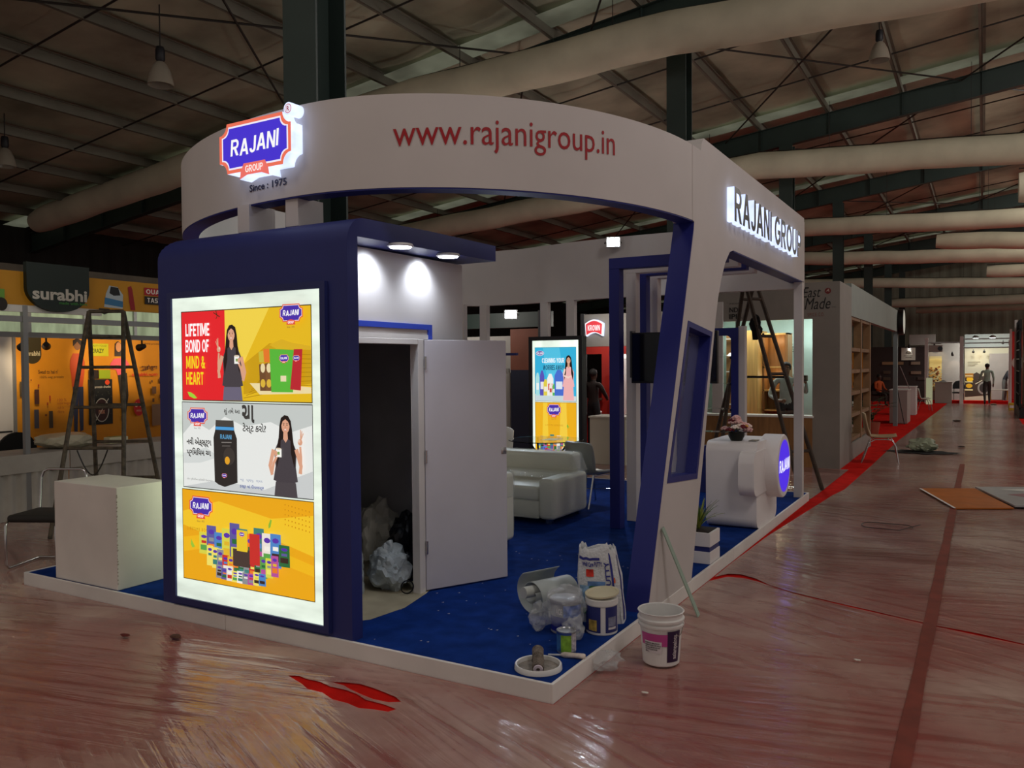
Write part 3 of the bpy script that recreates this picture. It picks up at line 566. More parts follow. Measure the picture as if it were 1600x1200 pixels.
logo(A, 33, 83, 38, True); A.txt('LIFETIME BONDING', 11, 57, 55.5, 59, '#a8761a', spacing=1.6); A.poly([(17, 46), (20, 42), (23, 38), (19, 36), (16, 40)], '#9cc43a'); A.poly([(138, 72), (141, 78), (143, 77), (141, 70), (138, 68)], '#8ab83a')
packs(A, 32, 168, 8, 70, rn); A.rect(90, 26, 116, 44, '#4a3a34'); A.rect(96, 42, 112, 64, '#e8c62c'); logo(A, 104, 60, 8); A.rect(116, 30, 131, 62, '#c8322c')
A.build('poster_bottom', lb)

t = thing('side_light_box', 'backlit panel on the hidden left wall of the blue cabin', 'light box', (-3.2, .9, PZ))
wbuild(B().box(-3.23, -3.201, .45, 1.6, .3, 2.4), 'frame', FR, t); wbuild(B().box(-3.245, -3.231, .5, 1.55, .36, 2.34), 'diffuser', M('side_backlit_acrylic', '#e6f4cc', emit=2.2), t)

# ---------------------------------------------------------------- curved fascia
CX, CY, EB = -1.92, 2.65, 2.5
def ep(th, off=0.0):   # th: + to the right, - to the left; 0 faces the camera
    a = 1.92 if th >= 0 else 3.07; a -= off; return Vector((CX + a * math.sin(th), CY - (EB - off) * math.cos(th), 0))
fs = thing('curved_fascia', 'white curved overhead fascia carrying the web address in red', 'fascia', (-1.92, .15, 3.0))
TH = [-PI / 2 + PI * i / 120 for i in range(121)]
plan = [ep(t) for t in TH]; plan_in = [ep(t, .14) for t in TH]
left_run = [Vector((-5.5, 6.4, 0)), Vector((-5.1, 4.6, 0))]; lin_run = [Vector((-5.36, 6.4, 0)), Vector((-4.96, 4.6, 0))]
plan = left_run + plan; plan_in = lin_run + plan_in
def ribbon(pa, pb, z0, z1):
    n = len(pa); v = [(p.x, p.y, z) for z in (z0, z1) for q in (pa, pb) for p in q]; f = []
    for i in range(n - 1):
        f += [(i, i + 1, 2 * n + i + 1, 2 * n + i), (n + i + 1, n + i, 3 * n + i, 3 * n + i + 1), (2 * n + i, 2 * n + i + 1, 3 * n + i + 1, 3 * n + i), (i + 1, i, n + i, n + i + 1)]
    f += [(0, 2 * n, 3 * n, n), (n - 1, 2 * n - 1, 4 * n - 1, 3 * n - 1)]
    return B().add(v, f)
wbuild(ribbon(plan, plan_in, 3.0, 3.6), 'band', WHITE, fs, smooth=35)
wbuild(ribbon([ep(t, .003) for t in TH], [ep(t, .137) for t in TH], 2.99, 3.0), 'soffit_strip', BLUE, fs, smooth=35)
for x in (-2.59, -2.12): wbuild(B().box(x, x + .115, .175, .42, 2.806, 3.0), 'post', WHITE, fs)
# lettering wrapped on the band
arc = [(TH[0], 0.0)]
for t in TH[1:]: arc.append((t, arc[-1][1] + (ep(t) - ep(arc[-1][0])).length))
def th_of(s):
    for (t0, a), (t1, b_) in zip(arc, arc[1:]):
        if a <= s <= b_: return t0 + (t1 - t0) * (s - a) / (b_ - a)
    return TH[-1]
def s_of(x):
    return min(arc, key=lambda q: abs(ep(q[0]).x - x) + (0 if ep(q[0]).y < 2.2 else 9))[1]
def wrap(body, s0, s1, z0, z1, m, name, bold=0, sl=0):
    v, f = text_fit(body, s0, s1, z0, z1, bold); q = [ep(th_of(p[0]), -.004) + Vector((0, 0, p[1] + sl * (p[0] - s0))) for p in v]
    wbuild(B().add(q, f), name, m, fs, fix=False)
wrap('www.rajanigroup.in', s_of(-1.285), s_of(-.225), 3.205, 3.42, M('red_vinyl', '#a01822', .5), 'web_address', .0, .035)
wrap('Since : 1975', s_of(-2.51), s_of(-2.12), 3.085, 3.135, M('navy_vinyl', '#1a1a3c', .5), 'founding_year', .02)
# illuminated logo
lg = thing('logo_sign', 'glowing octagonal company badge standing off the curved fascia', 'sign', (-2.275, .06, 3.365), rz=-.02)
WG = M('lit_white_acrylic', '#cfdcff', .4, emit=1.35, var=.2, vscale=9)
LW_, LH_ = .70, .345; sh = scoop(LW_, LH_, .11)
tabp = [(-.105, -.12), (-.135, -.175), (-.145, -.225), (-.07, -.20), (.07, -.20), (.145, -.225), (.135, -.175), (.105, -.12)]
B().prism(sh, (0, .09, 0), (1, 0, 0), (0, 0, 1), .10).prism(tabp, (0, .09, 0), (1, 0, 0), (0, 0, 1), .102).build('lit_body', WG, lg)
A = Art((0, -.0125, 0), (1, 0, 0), (0, 0, 1), 1, 1, .95, 'sign', .0006)
A.poly(sh, '#ee7258'); A.poly(scoop(LW_ * .925, LH_ * .86, .105), '#f4f0ff'); A.poly(scoop(LW_ * .89, LH_ * .79, .1), '#4632d2'); A.poly(tabp, '#ee7268')
A.word('RAJANI', -.235, .245, -.062, .068, '#ffffff', shear=.1, wob=1); A.word('GROUP', -.085, .09, -.185, -.138, '#fff4f0')
A.b.build('badge_face', None, lg, fix=False)
B().lathe([(0, 0), (.042, 0), (.042, .10), (0, .10)], (.325, .09, .185), (0, -1, 0), 24).build('registered_disc', WG, lg, smooth=40)
A = Art((.325, -.0115, .185), (1, 0, 0), (0, 0, 1), 1, 1, .9, 'sign', .0005); A.ell(0, 0, .031, .031, '#c8506a'); A.ell(0, 0, .026, .026, '#f2f2ff'); A.txt('R', -.012, .012, -.016, .016, '#a03a58', bold=.03); A.b.build('registered_mark', None, lg, fix=False)

# ---------------------------------------------------------------- side arch panel with window, lettered fascia, corner post
sa = thing('side_arch', 'white leaning side panel and lettered overhead fascia along the aisle', 'arch', (0, 3, PZ))
out = [(1.46, PZ), (2.44, PZ), (2.79, 1.14), (3.136, 2.227), (3.22, 2.43), (3.32, 2.60), (3.45, 2.76), (3.6, 2.87), (3.72, 2.90), (7.18, 2.90), (7.18, 3.72), (2.80, 3.72), (2.74, 3.66), (2.72, 3.6), (2.5, 3.6), (2.5, 3.0), (2.54, 2.99), (2.53, 2.93)]
win = [(2.37, 2.19), (3.035, 2.12), (2.594, .91), (1.863, .965)]
def inset(p, d):
    c = (sum(q[0] for q in p) / len(p), sum(q[1] for q in p) / len(p)); o = []
    n = len(p)
    for i in range(n):
        a, b_, e_ = Vector(p[i - 1]), Vector(p[i]), Vector(p[(i + 1) % n]); n1 = (b_ - a).normalized(); n2 = (e_ - b_).normalized(); k1 = Vector((-n1.y, n1.x)); k2 = Vector((-n2.y, n2.x))
        if k1.dot(Vector(c) - b_) < 0: k1, k2 = -k1, -k2
        bi = (k1 + k2).normalized(); o.append(tuple(b_ + bi * d / max(.3, bi.dot(k1))))
    return o
wbuild(holed(B(), out, [win], (-.17, 0, 0), (0, 1, 0), (0, 0, 1), .17), 'panel', WHITE, sa)
wbuild(B().box(-.105, -.002, 7.06, 7.178, PZ, 2.90), 'corner_post', WHITE, sa)
wbuild(holed(B(), win, [inset(win, .045)], (-.172, 0, 0), (0, 1, 0), (0, 0, 1), .176), 'window_frame', BLUE, sa)
wbuild(B().prism(inset(win, .045), (-.1, 0, 0), (0, 1, 0), (0, 0, 1), .008), 'window_glass', M('tinted_glass', '#8a8fae', .03, spec=.6, alpha=.2), sa)
wbuild(B().prism([(1.458, PZ), (2.528, 2.93), (2.54, 3.0), (2.535, 3.0), (2.515, 2.93), (1.448, PZ)], (-.17, 0, 0), (0, 1, 0), (0, 0, 1), .17), 'front_edge', BLUE, sa)
wbuild(B().box(-.168, -.002, 3.74, 7.17, 2.888, 2.899), 'soffit_strip', BLUE, sa)
ls = thing('letter_sign', 'row of black faced white glowing letters on the side fascia', 'sign', (.002, 5.0, 3.2))
NB = M('letter_face_navy', '#15162c', .35)
for g in word_polys('RAJANI GROUP', 3.50, 6.60, 3.135, 3.445):
    b = B(); holed(b.mat(WG), g[0], g[1], (.004, 0, 0), (0, 1, 0), (0, 0, 1), .066); holed(b.mat(NB), g[0], g[1], (.0702, 0, 0), (0, 1, 0), (0, 0, 1), .002); wbuild(b, 'letter', None, ls, fix=False)

# back fascia with posts
bf = thing('back_fascia', 'white curved fascia on posts closing the rear of the booth', 'fascia', (-2.6, 7.15, 2.82))
pb = [Vector(p) for p in ((-.02, 7.2, 0), (-1.2, 7.14, 0), (-2.6, 7.12, 0), (-3.4, 7.22, 0), (-3.9, 7.34, 0), (-4.35, 7.43, 0), (-4.75, 7.42, 0), (-5.15, 7.4, 0), (-5.42, 7.2, 0), (-5.52, 6.9, 0), (-5.52, 6.4, 0))]
wbuild(ribbon(pb, [p + Vector((.0 if i < 7 else -.1, .12 if i < 8 else 0, 0)) for i, p in enumerate(pb)], 2.82, 3.69), 'band', WHITE, bf, smooth=45)
for x, y in ((-5.23, 7.0), (-4.99, 7.3), (-3.9, 7.34), (-3.39, 7.22)):
    wbuild(B().box(x - .065, x + .065, y, y + .1, PZ, 2.82), 'post', WHITE, bf); wbuild(B().box(x - .075, x - .066, y + .01, y + .1, PZ, 2.82), 'post_edge', NAVY, bf)
wbuild(B().box(-5.2, -4.4, 7.33, 7.4, 2.0, 2.04), 'cross_rail', NAVY, bf)

# nested portal frames
for k, (y, m, lab) in enumerate(((4.085, BLUE, 'first blue portal frame behind the leaning pillar, tallest in view'), (4.56, WHITE, 'first white portal frame, its left post bare down to the carpet'), (4.88, BLUE, 'second blue portal frame, half behind the television'), (5.25, WHITE, 'second white portal frame, farthest of the nested frames'))):
    t = thing('portal_frame', lab, 'portal', (-.8, y, PZ), group='nested portal frames'); zt = 2.965
    wbuild(B().box(-1.41, -1.295, y, y + .13, PZ, zt - .115), 'post', m, t, bevel=.004); wbuild(B().box(-1.41, -.172, y, y + .13, zt - .115, zt), 'top_bar', m, t, bevel=.004)
tv = thing('television', 'black flat television hung on the portal frames', 'television', (-.9, 4.5, 1.9))
wbuild(B().rbox(-1.31, -.36, 4.46, 4.52, 1.64, 2.19, .006, 2), 'casing', BLACK, tv); wbuild(B().box(-1.295, -.375, 4.452, 4.4605, 1.665, 2.175), 'screen', M('dead_screen', '#020203', .12, spec=.6), tv)
wbuild(B().box(-1.0, -.7, 4.5, 4.6, 1.8, 2.05), 'wall_bracket', BLACK, tv); wbuild(B().box(-1.33, -1.3, 4.47, 4.55, 1.7, 2.21), 'side_cover', M('tv_grey_edge', '#4a4a4c', .4), tv)
for k, (x, y, z, lab) in enumerate(((-2.6, 7.02, 3.60, 'upper square floodlight clamped on the rear fascia edge'), (-4.41, 7.2, 2.64, 'lower square floodlight shining under the rear fascia'))):
    t = thing('floodlight', lab, 'floodlight', (x, y, z), rz=.45, group='square work floodlights')
    B().rbox(-.105, .105, -.05, .0, -.075, .075, .01, 2).build('housing', M('floodlight_white', '#d8d8d6', .4), t); B().box(-.085, .085, -.054, -.0505, -.06, .06).build('lens', M('floodlight_led', '#f2fbff', emit=22), t)
    B().tube([(-.11, -.02, 0), (-.12, .05, .0), (-.12, .09, .0), (.12, .09, 0), (.12, .05, 0), (.11, -.02, 0)], .008, 6).build('bracket', BLACK, t)
    ld = bpy.data.lights.new('floodlight_lamp', 'SPOT'); ld.energy = (110, 85)[k]; ld.spot_size = 2.6; ld.spot_blend = .8; ld.color = (.74, .86, 1); ld.shadow_soft_size = .08; lo = bpy.data.objects.new('floodlight_lamp', ld); COL.objects.link(lo); lo.location = Vector((x, y, z)) + Vector((.05, -.12, 0)); lo.rotation_euler = Vector((.35, -.8, -.5)).to_track_quat('-Z', 'Y').to_euler()

# rear light box
rb = thing('rear_light_box', 'backlit poster box at the rear with cyan and yellow adverts', 'light box', (-3.48, 6.9, PZ))
RX0, RX1, RZ0, RZ1 = -3.87, -3.10, .28, 2.21
wbuild(B().rbox(RX0 - .06, RX1 + .06, 6.92, 7.05, PZ, RZ1 + .06, .01, 2), 'cabinet', M('charcoal_cabinet', '#17181f', .5), rb)
wbuild(holed(B(), [(RX0 - .06, PZ), (RX1 + .06, PZ), (RX1 + .06, RZ1 + .06), (RX0 - .06, RZ1 + .06)], [[(RX0, RZ0), (RX1, RZ0), (RX1, RZ1), (RX0, RZ1)]], (0, 6.92, 0), (1, 0, 0), (0, 0, 1), .03), 'frame', M('charcoal_frame', '#14151c', .4), rb)
wbuild(B().box(RX0, RX1, 6.905, 6.919, RZ0, RZ1), 'diffuser', glow('backlit_acrylic_rear', 1.05, (5, 1, 1)), rb)
A = Art((RX0 + .04, 6.9035, 1.30), (1, 0, 0), (0, 0, 1), (RX1 - RX0 - .08) / 100, .81 / 100, 1.0, step=.0003)
A.rect(0, 0, 100, 100, '#5c7c80'); A.rect(.6, .6, 99.4, 99.4, '#35b2dc'); A.poly([(0.6, 0.6), (99.4, .6), (99.4, 10), (.6, 14)], '#c8d8dc'); A.poly([(20, 99), (60, 99), (70, 50), (30, 40)], '#52c2e4')
A.ell(13, 89, 10, 4.6, '#f6f0f4'); A.ell(13, 89, 9, 3.9, '#55309a'); A.word('RAJANI', 6, 20, 86.8, 91.2, '#ffffff')
A.word('CLEANING YOUR', 18, 72, 71, 80, '#ffffff'); A.word('WORRIES AWAY', 21, 71, 58, 67, '#17405e')
for x, w, h_, c, c2 in ((3, 9, 42, '#a8e0e0', '#eef4f0'), (13, 11, 46, '#5a55b8', '#e8e6ee'), (22, 10, 30, '#e2cf4a', '#f2eedc'), (31, 15, 40, '#f2f2ee', '#d8402a'), (36, 7, 24, '#f0e9e0', '#c84a3c'), (44, 8, 22, '#5ab85c', '#eef2e2'), (49, 22, 47, '#4a6fd0', '#dce8f4')):
    A.poly([(x, 11), (x + w, 11), (x + w, 11 + h_ * .78), (x + w * .7, 11 + h_), (x + w * .3, 11 + h_), (x, 11 + h_ * .78)], c); A.rect(x + w * .15, 11 + h_ * .25, x + w * .85, 11 + h_ * .55, c2)
lady(A, 83, 70, 13, dress='#f0b4b4', sari=True, flip=-1)
A.build('poster_top', rb)
A = Art((RX0 + .04, 6.9035, .36), (1, 0, 0), (0, 0, 1), (RX1 - RX0 - .08) / 100, .93 / 100, 1.0, step=.0003)
A.rect(0, 0, 100, 100, '#6b5414'); A.rect(.6, .6, 99.4, 99.4, '#f0b31e'); A.poly([(20, 99), (30, 99), (34, 1), (16, 1)], '#f7cf3c'); A.poly([(62, 99), (76, 99), (80, 1), (58, 1)], '#f7d044')
logo(A, 46, 88, 34, True); A.txt('LIFETIME BONDING', 26, 68, 62, 64.5, '#a8761a', spacing=1.6); A.poly([(78, 66), (82, 62), (80, 58), (77, 62)], '#8ab83a'); packs(A, 6, 94, 6, 50, rn, (11, 12, 8))
A.build('poster_bottom', rb)

# ---------------------------------------------------------------- booth contents
def rr(y0, y1, z0, z1, r, n=6):
    o = []
    for cx, cz, a0 in ((y1 - r, z0 + r, -PI / 2), (y1 - r, z1 - r, 0), (y0 + r, z1 - r, PI / 2), (y0 + r, z0 + r, PI)):
        for i in range(n + 1): a = a0 + PI / 2 * i / n; o.append((cx + r * math.cos(a), cz + r * math.sin(a)))
    return o
CW = M('counter_white', '#e6e2e2', .45, var=.03)
ct = thing('reception_counter', 'white rounded reception counter with a round glowing badge on its end', 'counter', (-.3, 5.1, PZ))
wbuild(B().prism(rr(4.68, 5.62, PZ + .004, 1.02, .11), (-.55, 0, 0), (0, 1, 0), (0, 0, 1), .535), 'body', CW, ct, smooth=30)
wbuild(B().prism(rr(4.50, 5.25, .47, .93, .13), (-.16, 0, 0), (0, 1, 0), (0, 0, 1), .16), 'side_block', CW, ct, smooth=30)
wbuild(B().lathe([(0, -.08), (.335, -.08), (.345, -.07), (.345, .125), (.335, .135), (0, .135)], (0, 5.31, .722), (1, 0, 0), 48), 'badge_drum', CW, ct, smooth=30)
A = Art((.1355, 5.31, .722), (0, 1, 0), (0, 0, 1), 1, 1, 1.1, 'badge', .001)
A.ell(0, 0, .285, .285, '#4320d8', 40); A.word('RAJANI', -.25, .25, -.065, .085, '#ffffff', .1, 1); A.build('badge_face', ct)
t = thing('flower_pot', 'small dark pot of pink and crimson artificial roses on the white counter', 'flowers', (-.27, 4.86, 1.02))
B().lathe([(0, 0), (.06, 0), (.085, .05), (.085, .09), (.07, .09), (0, .08)], n=16).build('pot', M('pot_dark', '#10140e', .5), t, smooth=50)
for i in range(26):
    a = RND.uniform(0, 6.28); r = .125 * math.sqrt(RND.random()); z = .215 - r * .75 + RND.uniform(-.02, .04); c = Vector((r * math.cos(a), r * math.sin(a), z)); q = B()
    m = RND.choice([M('petal_pink', '#e6b8b4', .6), M('petal_pink', '#e6b8b4', .6), M('petal_crimson', '#6c1020', .6), M('petal_cream', '#e8d8cc', .6)])
    if i == 0: m = M('petal_yellow', '#d8a820', .6)
    for k in range(3):
        for j in range(5): an = 2 * PI * j / 5 + k * .6; dr = .012 + .012 * k; q.ico(c + Vector((dr * math.cos(an), dr * math.sin(an), .012 - .008 * k)), .018, 1, (1, 1, .8))
    q.build('rose', m, t, smooth=60)
q = B()
for i in range(60):
    a = RND.uniform(0, 6.28); r = RND.uniform(.05, .14); c = Vector((r * math.cos(a), r * math.sin(a), .10 + RND.uniform(-.02, .07))); d = Vector((math.cos(a), math.sin(a), RND.uniform(-.3, .4))) * .04; s = Vector((-math.sin(a), math.cos(a), .2)) * .014
    q.add([c - d, c + s, c + d, c - s], [(0, 1, 2, 3)])
tag(q.build('leaves', M('leaf_dark', '#23361a', .6), t), kind='stuff')
t = tag(B().rbox(-.13, -.05, 4.80, 4.96, 1.021, 1.03, .003, 1).build('visitor_tray', M('grey_tray', '#6a6a68', .4)), 'small flat grey tray lying on the white counter', 'tray')
# planter
t = thing('planter', 'square white planter with a navy band and spiky green plant by the platform edge', 'planter', (-.17, 3.18, PZ), rz=.0)
def frus(z0, z1, a, b_): return B().add([(-a, -a, z0), (a, -a, z0), (a, a, z0), (-a, a, z0), (-b_, -b_, z1), (b_, -b_, z1), (b_, b_, z1), (-b_, b_, z1)], [(3, 2, 1, 0), (0, 1, 5, 4), (1, 2, 6, 5), (2, 3, 7, 6), (3, 0, 4, 7), (4, 5, 6, 7)])
PL = M('planter_white', '#dfdcdc', .4)
frus(0, .105, .150, .150).build('lower_block', PL, t, bevel=.003); frus(.105, .15, .142, .142).build('navy_band', NAVY, t); frus(.15, .27, .150, .150).build('upper_block', PL, t, bevel=.003)
frus(.2701, .274, .13, .13).build('soil', M('potting_soil', '#20160e', .9), t)
LF = [M('spike_leaf', '#5d7a34', .5, var=.2), M('spike_leaf_light', '#9aa64a', .5, var=.2)]
for i in range(34):
    a = 2.4 * i; ln = RND.uniform(.2, .34); ti = .15 + .9 * (i / 34); q = B(); pv = []; 
    for k in range(6):
        s = k / 5; rad = ln * s * math.sin(ti * (.6 + .6 * s)); zz = .272 + ln * s * math.cos(ti * (.5 + .6 * s)); w = .012 * (1 - s) ** .7 + .0008; c = Vector((rad * math.cos(a), rad * math.sin(a), zz)); sd = Vector((-math.sin(a), math.cos(a), 0)) * w
        pv += [c - sd, c + Vector((0, 0, -.003)), c + sd]
    q.add(pv, [(3 * k + j, 3 * k + j + 1, 3 * k + 4 + j, 3 * k + 3 + j) for k in range(5) for j in (0, 1)]); q.build('leaf', LF[i % 2], t, smooth=60)
# shelf display
t = thing('glass_shelf_display', 'blue framed display with four thin glass shelves at the rear right', 'display', (-1.2, 6.9, PZ))
wbuild(holed(B(), [(-1.62, .55), (-.78, .55), (-.78, 2.32), (-1.62, 2.32)], [rr(-1.52, -.875, .74, 2.22, .07)], (0, 7.04, 0), (1, 0, 0), (0, 0, 1), .14), 'frame', BLUE, t)
wbuild(B().box(-.78, -.70, 6.92, 7.04, PZ, 2.34).box(-1.7, -1.62, 6.92, 7.04, PZ, 2.34), 'side_post', WHITE, t)
wbuild(B().box(-1.6, -.8, 6.93, 7.03, PZ, .55), 'plinth', NAVY, t)
for z in (1.93, 1.58, 1.24, .93): wbuild(B().box(-1.52, -.875, 6.86, 7.02, z, z + .008), 'shelf', GLASS, t); wbuild(B().box(-.893, -.87, 6.9, 6.96, z - .025, z).box(-1.525, -1.5, 6.9, 6.96, z - .025, z), 'shelf_clip', BLACK, t)

# sofas wrapped in clear film
LE = M('cream_leatherette', '#e4e5d4', .35, spec=.5, var=.06); WRAP = M('stretch_film', '#e8ece6', .12, spec=.6, alpha=.22, bump=.9, bscale=14)
def sofa(name, label, loc, rz, w):
    t = thing(name, label, 'sofa', loc, rz, 'cream sofas in clear wrap'); d = .92; h = .76
    B().rbox(-w / 2 + .2, w / 2 - .2, -d / 2 + .02, d / 2 - .2, .1, .30, .02, 3).build('base', LE, t, smooth=40)
    for s in (-1, 1): B().rbox(min(s * (w / 2 - .2), s * w / 2), max(s * (w / 2 - .2), s * w / 2), -d / 2, d / 2 - .06, .1, .55, .05, 4).build('arm', LE, t, smooth=40)
    B().rbox(-w / 2 + .1, w / 2 - .1, d / 2 - .26, d / 2, .1, h, .05, 4).build('backrest', LE, t, smooth=40)
    n = max(1, round((w - .4) / .62))
    for i in range(n):
        a = -w / 2 + .2 + (w - .4) * i / n; B().rbox(a + .004, a + (w - .4) / n - .004, -d / 2 + .0, d / 2 - .24, .30, .46, .04, 4).build('seat_cushion', LE, t, smooth=40)
    for x in (-w / 2 + .1, w / 2 - .1):
        for y in (-d / 2 + .09, d / 2 - .12): B().box(x - .03, x + .03, y - .03, y + .03, .046, .1).build('leg', CHROME, t)
    b = B().rbox(-w / 2 - .008, w / 2 + .008, -d / 2 - .01, d / 2 - .05, .115, .57, .06, 3).rbox(-w / 2 + .09, w / 2 - .09, d / 2 - .27, d / 2 + .01, .5, h + .012, .05, 3)
    # diagonal sheet from the top of the back down to the arms
    for s in (-1, 1): x = s * (w / 2 - .1); b.add([(x, d / 2 - .26, h), (s * w / 2, d / 2 - .3, .56), (s * w / 2, d / 2 - .06, .56), (x, d / 2 - .02, h)], [(0, 1, 2, 3)])
    b.build('clear_wrap', WRAP, t, smooth=50); return t
sofa('sofa', 'long cream sofa in clear wrap facing the cabin door', (-2.93, 4.36, PZ - .045), 0, 1.9)
sofa('sofa', 'cream sofa end peeking out behind the open cabin door', (-2.36, 2.42, PZ - .045), -PI / 2, 1.2)
def tub_chair(label, loc, rz):
    t = thing('tub_chair', label, 'chair', loc, rz); m = M('grey_chair_shell', '#8b8c84', .4, spec=.5)
    b = B(); n = 12; v = []
    prof = [(.0, -.22, .44), (.0, .16, .42), (.0, .22, .48), (.0, .25, .62), (.0, .28, .82)]
    for k, (_, y, z) in enumerate(prof):
        for i in range(n + 1): s = i / n * 2 - 1; wv = .23 if k < 3 else .235; e = abs(s) ** 2.4; v.append((s * wv, y - (.09 * e if k > 1 else 0), z + (.035 * e if k < 2 else 0) - (.03 * abs(s) ** 6 if k == 4 else 0)))
    f = [(k * (n + 1) + i, k * (n + 1) + i + 1, (k + 1) * (n + 1) + i + 1, (k + 1) * (n + 1) + i) for k in range(4) for i in range(n)]
    o = b.add(v, f).build('seat_shell', m, t, smooth=60); so = o.modifiers.new('thick', 'SOLIDIFY'); so.thickness = .05; so.offset = 1; su = o.modifiers.new('smooth', 'SUBSURF'); su.levels = su.render_levels = 1
    for x in (-.19, .19):
        B().tube([(x, -.2, .41), (x * 1.15, -.27, 0)], .011, 8).build('leg', CHROME, t); B().tube([(x, .15, .40), (x * 1.15, .26, 0)], .011, 8).build('leg', CHROME, t)
        B().tube([(x, -.2, .40), (x * 1.05, .16, .395)], .011, 8).build('seat_rail', CHROME, t)
    B().tube([(-.2, -.22, .2), (.2, .2, .2)], .008, 6).build('cross_brace', CHROME, t); return t
tub_chair('grey wrapped chair with chrome legs behind the long sofa', (-2.18, 5.32, PZ), 2.75)
t = thing('white_chair', 'rounded white chair back just past the open door', 'chair', (-3.95, 5.9, PZ), .2)
sh = B()
for k, (y, z) in enumerate(((-.2, .45), (.15, .43), (.22, .5), (.26, .66), (.29, .86))):
    for i in range(9): s = i / 4 - 1; sh.v.append((s * .22, y - .06 * s * s * (k > 1), z - .05 * abs(s) ** 4 * (k == 4)))
sh.f = [(k * 9 + i, k * 9 + i + 1, k * 9 + i + 10, k * 9 + i + 9) for k in range(4) for i in range(8)]; sh.m = [0] * len(sh.f)
o = sh.build('seat_shell', M('white_shell', '#d6d3cb', .4), t, smooth=60); so = o.modifiers.new('thick', 'SOLIDIFY'); so.thickness = .02
for x in (-.18, .18):
    for y in (-.18, .16): B().tube([(x, y, .44), (x * 1.15, y * 1.25, 0)], .011, 8).build('leg', CHROME, t)
t = thing('glass_table', 'round glass table with thin black legs behind the long sofa', 'table', (-3.05, 5.75, PZ))
B().lathe([(0, .735), (.5, .735), (.505, .741), (.5, .747), (0, .747)], n=40).build('glass_top', GLASS, t)
for i in range(3): a = 2.1 * i + .3; B().tube([(.33 * math.cos(a), .33 * math.sin(a), .733), (.1 * math.cos(a + .8), .1 * math.sin(a + .8), .4), (.36 * math.cos(a), .36 * math.sin(a), 0)], .014, 6).build('leg', BLACK, t)
tag(B().box(-3.06, -2.86, 5.62, 5.9, .852, .853).build('leaflet', M('printed_leaflet', '#d6cf9a', .5)), 'pale printed leaflet lying on the glass table', 'leaflet')

# ---------------------------------------------------------------- painters' things at the corner
def ring_lathe(prof, name, m, t, n=32, sm=35): return B().lathe(prof, n=n).build(name, m, t, smooth=sm)
PAIL = M('pail_white', '#d9d8d6', .35, spec=.5, var=.04)
def wraptext(body, r0, r1, a0, a1, z0, z1, m, name, t, bold=.01, vert=False, H=1):
    rad = lambda z: r0 + (r1 - r0) * z / H
    v, f = text_fit(body, 0, 1, 0, 1, bold); q = []
    for x, y in v:
        if vert: a = a0 + (a1 - a0) * (1 - y); z = z0 + (z1 - z0) * x
        else: a = a0 + (a1 - a0) * x; z = z0 + (z1 - z0) * y
        R = rad(z) + .0035; q.append((R * math.cos(a), R * math.sin(a), z))
    return B().add(q, f).build(name, m, t, fix=False)
def wrappatch(r0, r1, a0, a1, z0, z1, m, name, t, H=1, d=.0015, zf=None, n=14):
    v = []
    for i in range(n + 1):
        a = a0 + (a1 - a0) * i / n
        for z in (z0, z1 if not zf else zf(i / n)): R = r0 + (r1 - r0) * z / H + d; v.append((R * math.cos(a), R * math.sin(a), z))
    return B().add(v, [(2 * i, 2 * i + 2, 2 * i + 3, 2 * i + 1) for i in range(n)]).build(name, m, t, fix=False, smooth=60)
bk = thing('paint_bucket', 'open white paint bucket with pink and purple label on the red film', 'bucket', (.305, .875, .012)); Hb = .325
ring_lathe([(0, 0), (.105, 0), (.112, .008), (.128, .235), (.140, .237), (.141, .25), (.130, .256), (.131, .268), (.143, .270), (.144, .282), (.133, .288), (.136, .318), (.143, .322), (.140, Hb), (.132, .322), (.126, .25), (.108, .03), (0, .02)], 'shell', PAIL, bk, 40)
va = math.atan2(-3.91 - .93, 2.02 - .30)
b0, b1 = .111, .1385; ad = lambda d: va + math.radians(d)
wrappatch(b0, b1, ad(-62), ad(18), .13, .205, M('label_pink', '#b8478c', .4), 'pink_label', bk, Hb); wrappatch(b0, b1, ad(-50), ad(2), .085, .158, M('label_white', '#d2cdd0', .4), 'white_label', bk, Hb, .002)
wrappatch(b0, b1, ad(18), ad(60), .03, .222, M('label_purple', '#2f1b40', .4), 'purple_label', bk, Hb)
wraptext('asianpaints', b0, b1, ad(34), ad(52), .05, .2, M('label_white', '#d2cdd0'), 'maker_name', bk, .02, True, Hb)
for i, s in enumerate(('INTERIOR EMULSION', 'PREMIUM FINISH FOR WALLS', 'STIR WELL BEFORE USE AND', 'THIN WITH CLEAN WATER', '20 L', )): wraptext(s, b0, b1, ad(-48), ad((-4, 0, -2, -10, -36)[i]), .142 - .013 * i, .151 - .013 * i, M('ink_dark', '#2a2630'), 'small_print', bk, .03, False, Hb)
B().tube([(.14 * math.cos(ad(s)) , .14 * math.sin(ad(s)), z) for s, z in ((75, .26), (70, .235), (58, .2), (48, .19), (40, .21))], .0025, 5).build('wire_handle', CHROME, bk)
for d_ in (95, 88): wrappatch(.123, .134, ad(180 + d_ - 90), ad(184 + d_ - 90), .22, .30, M('paint_drip', '#3a3340', .5), 'inner_drip', bk, Hb, -.003)
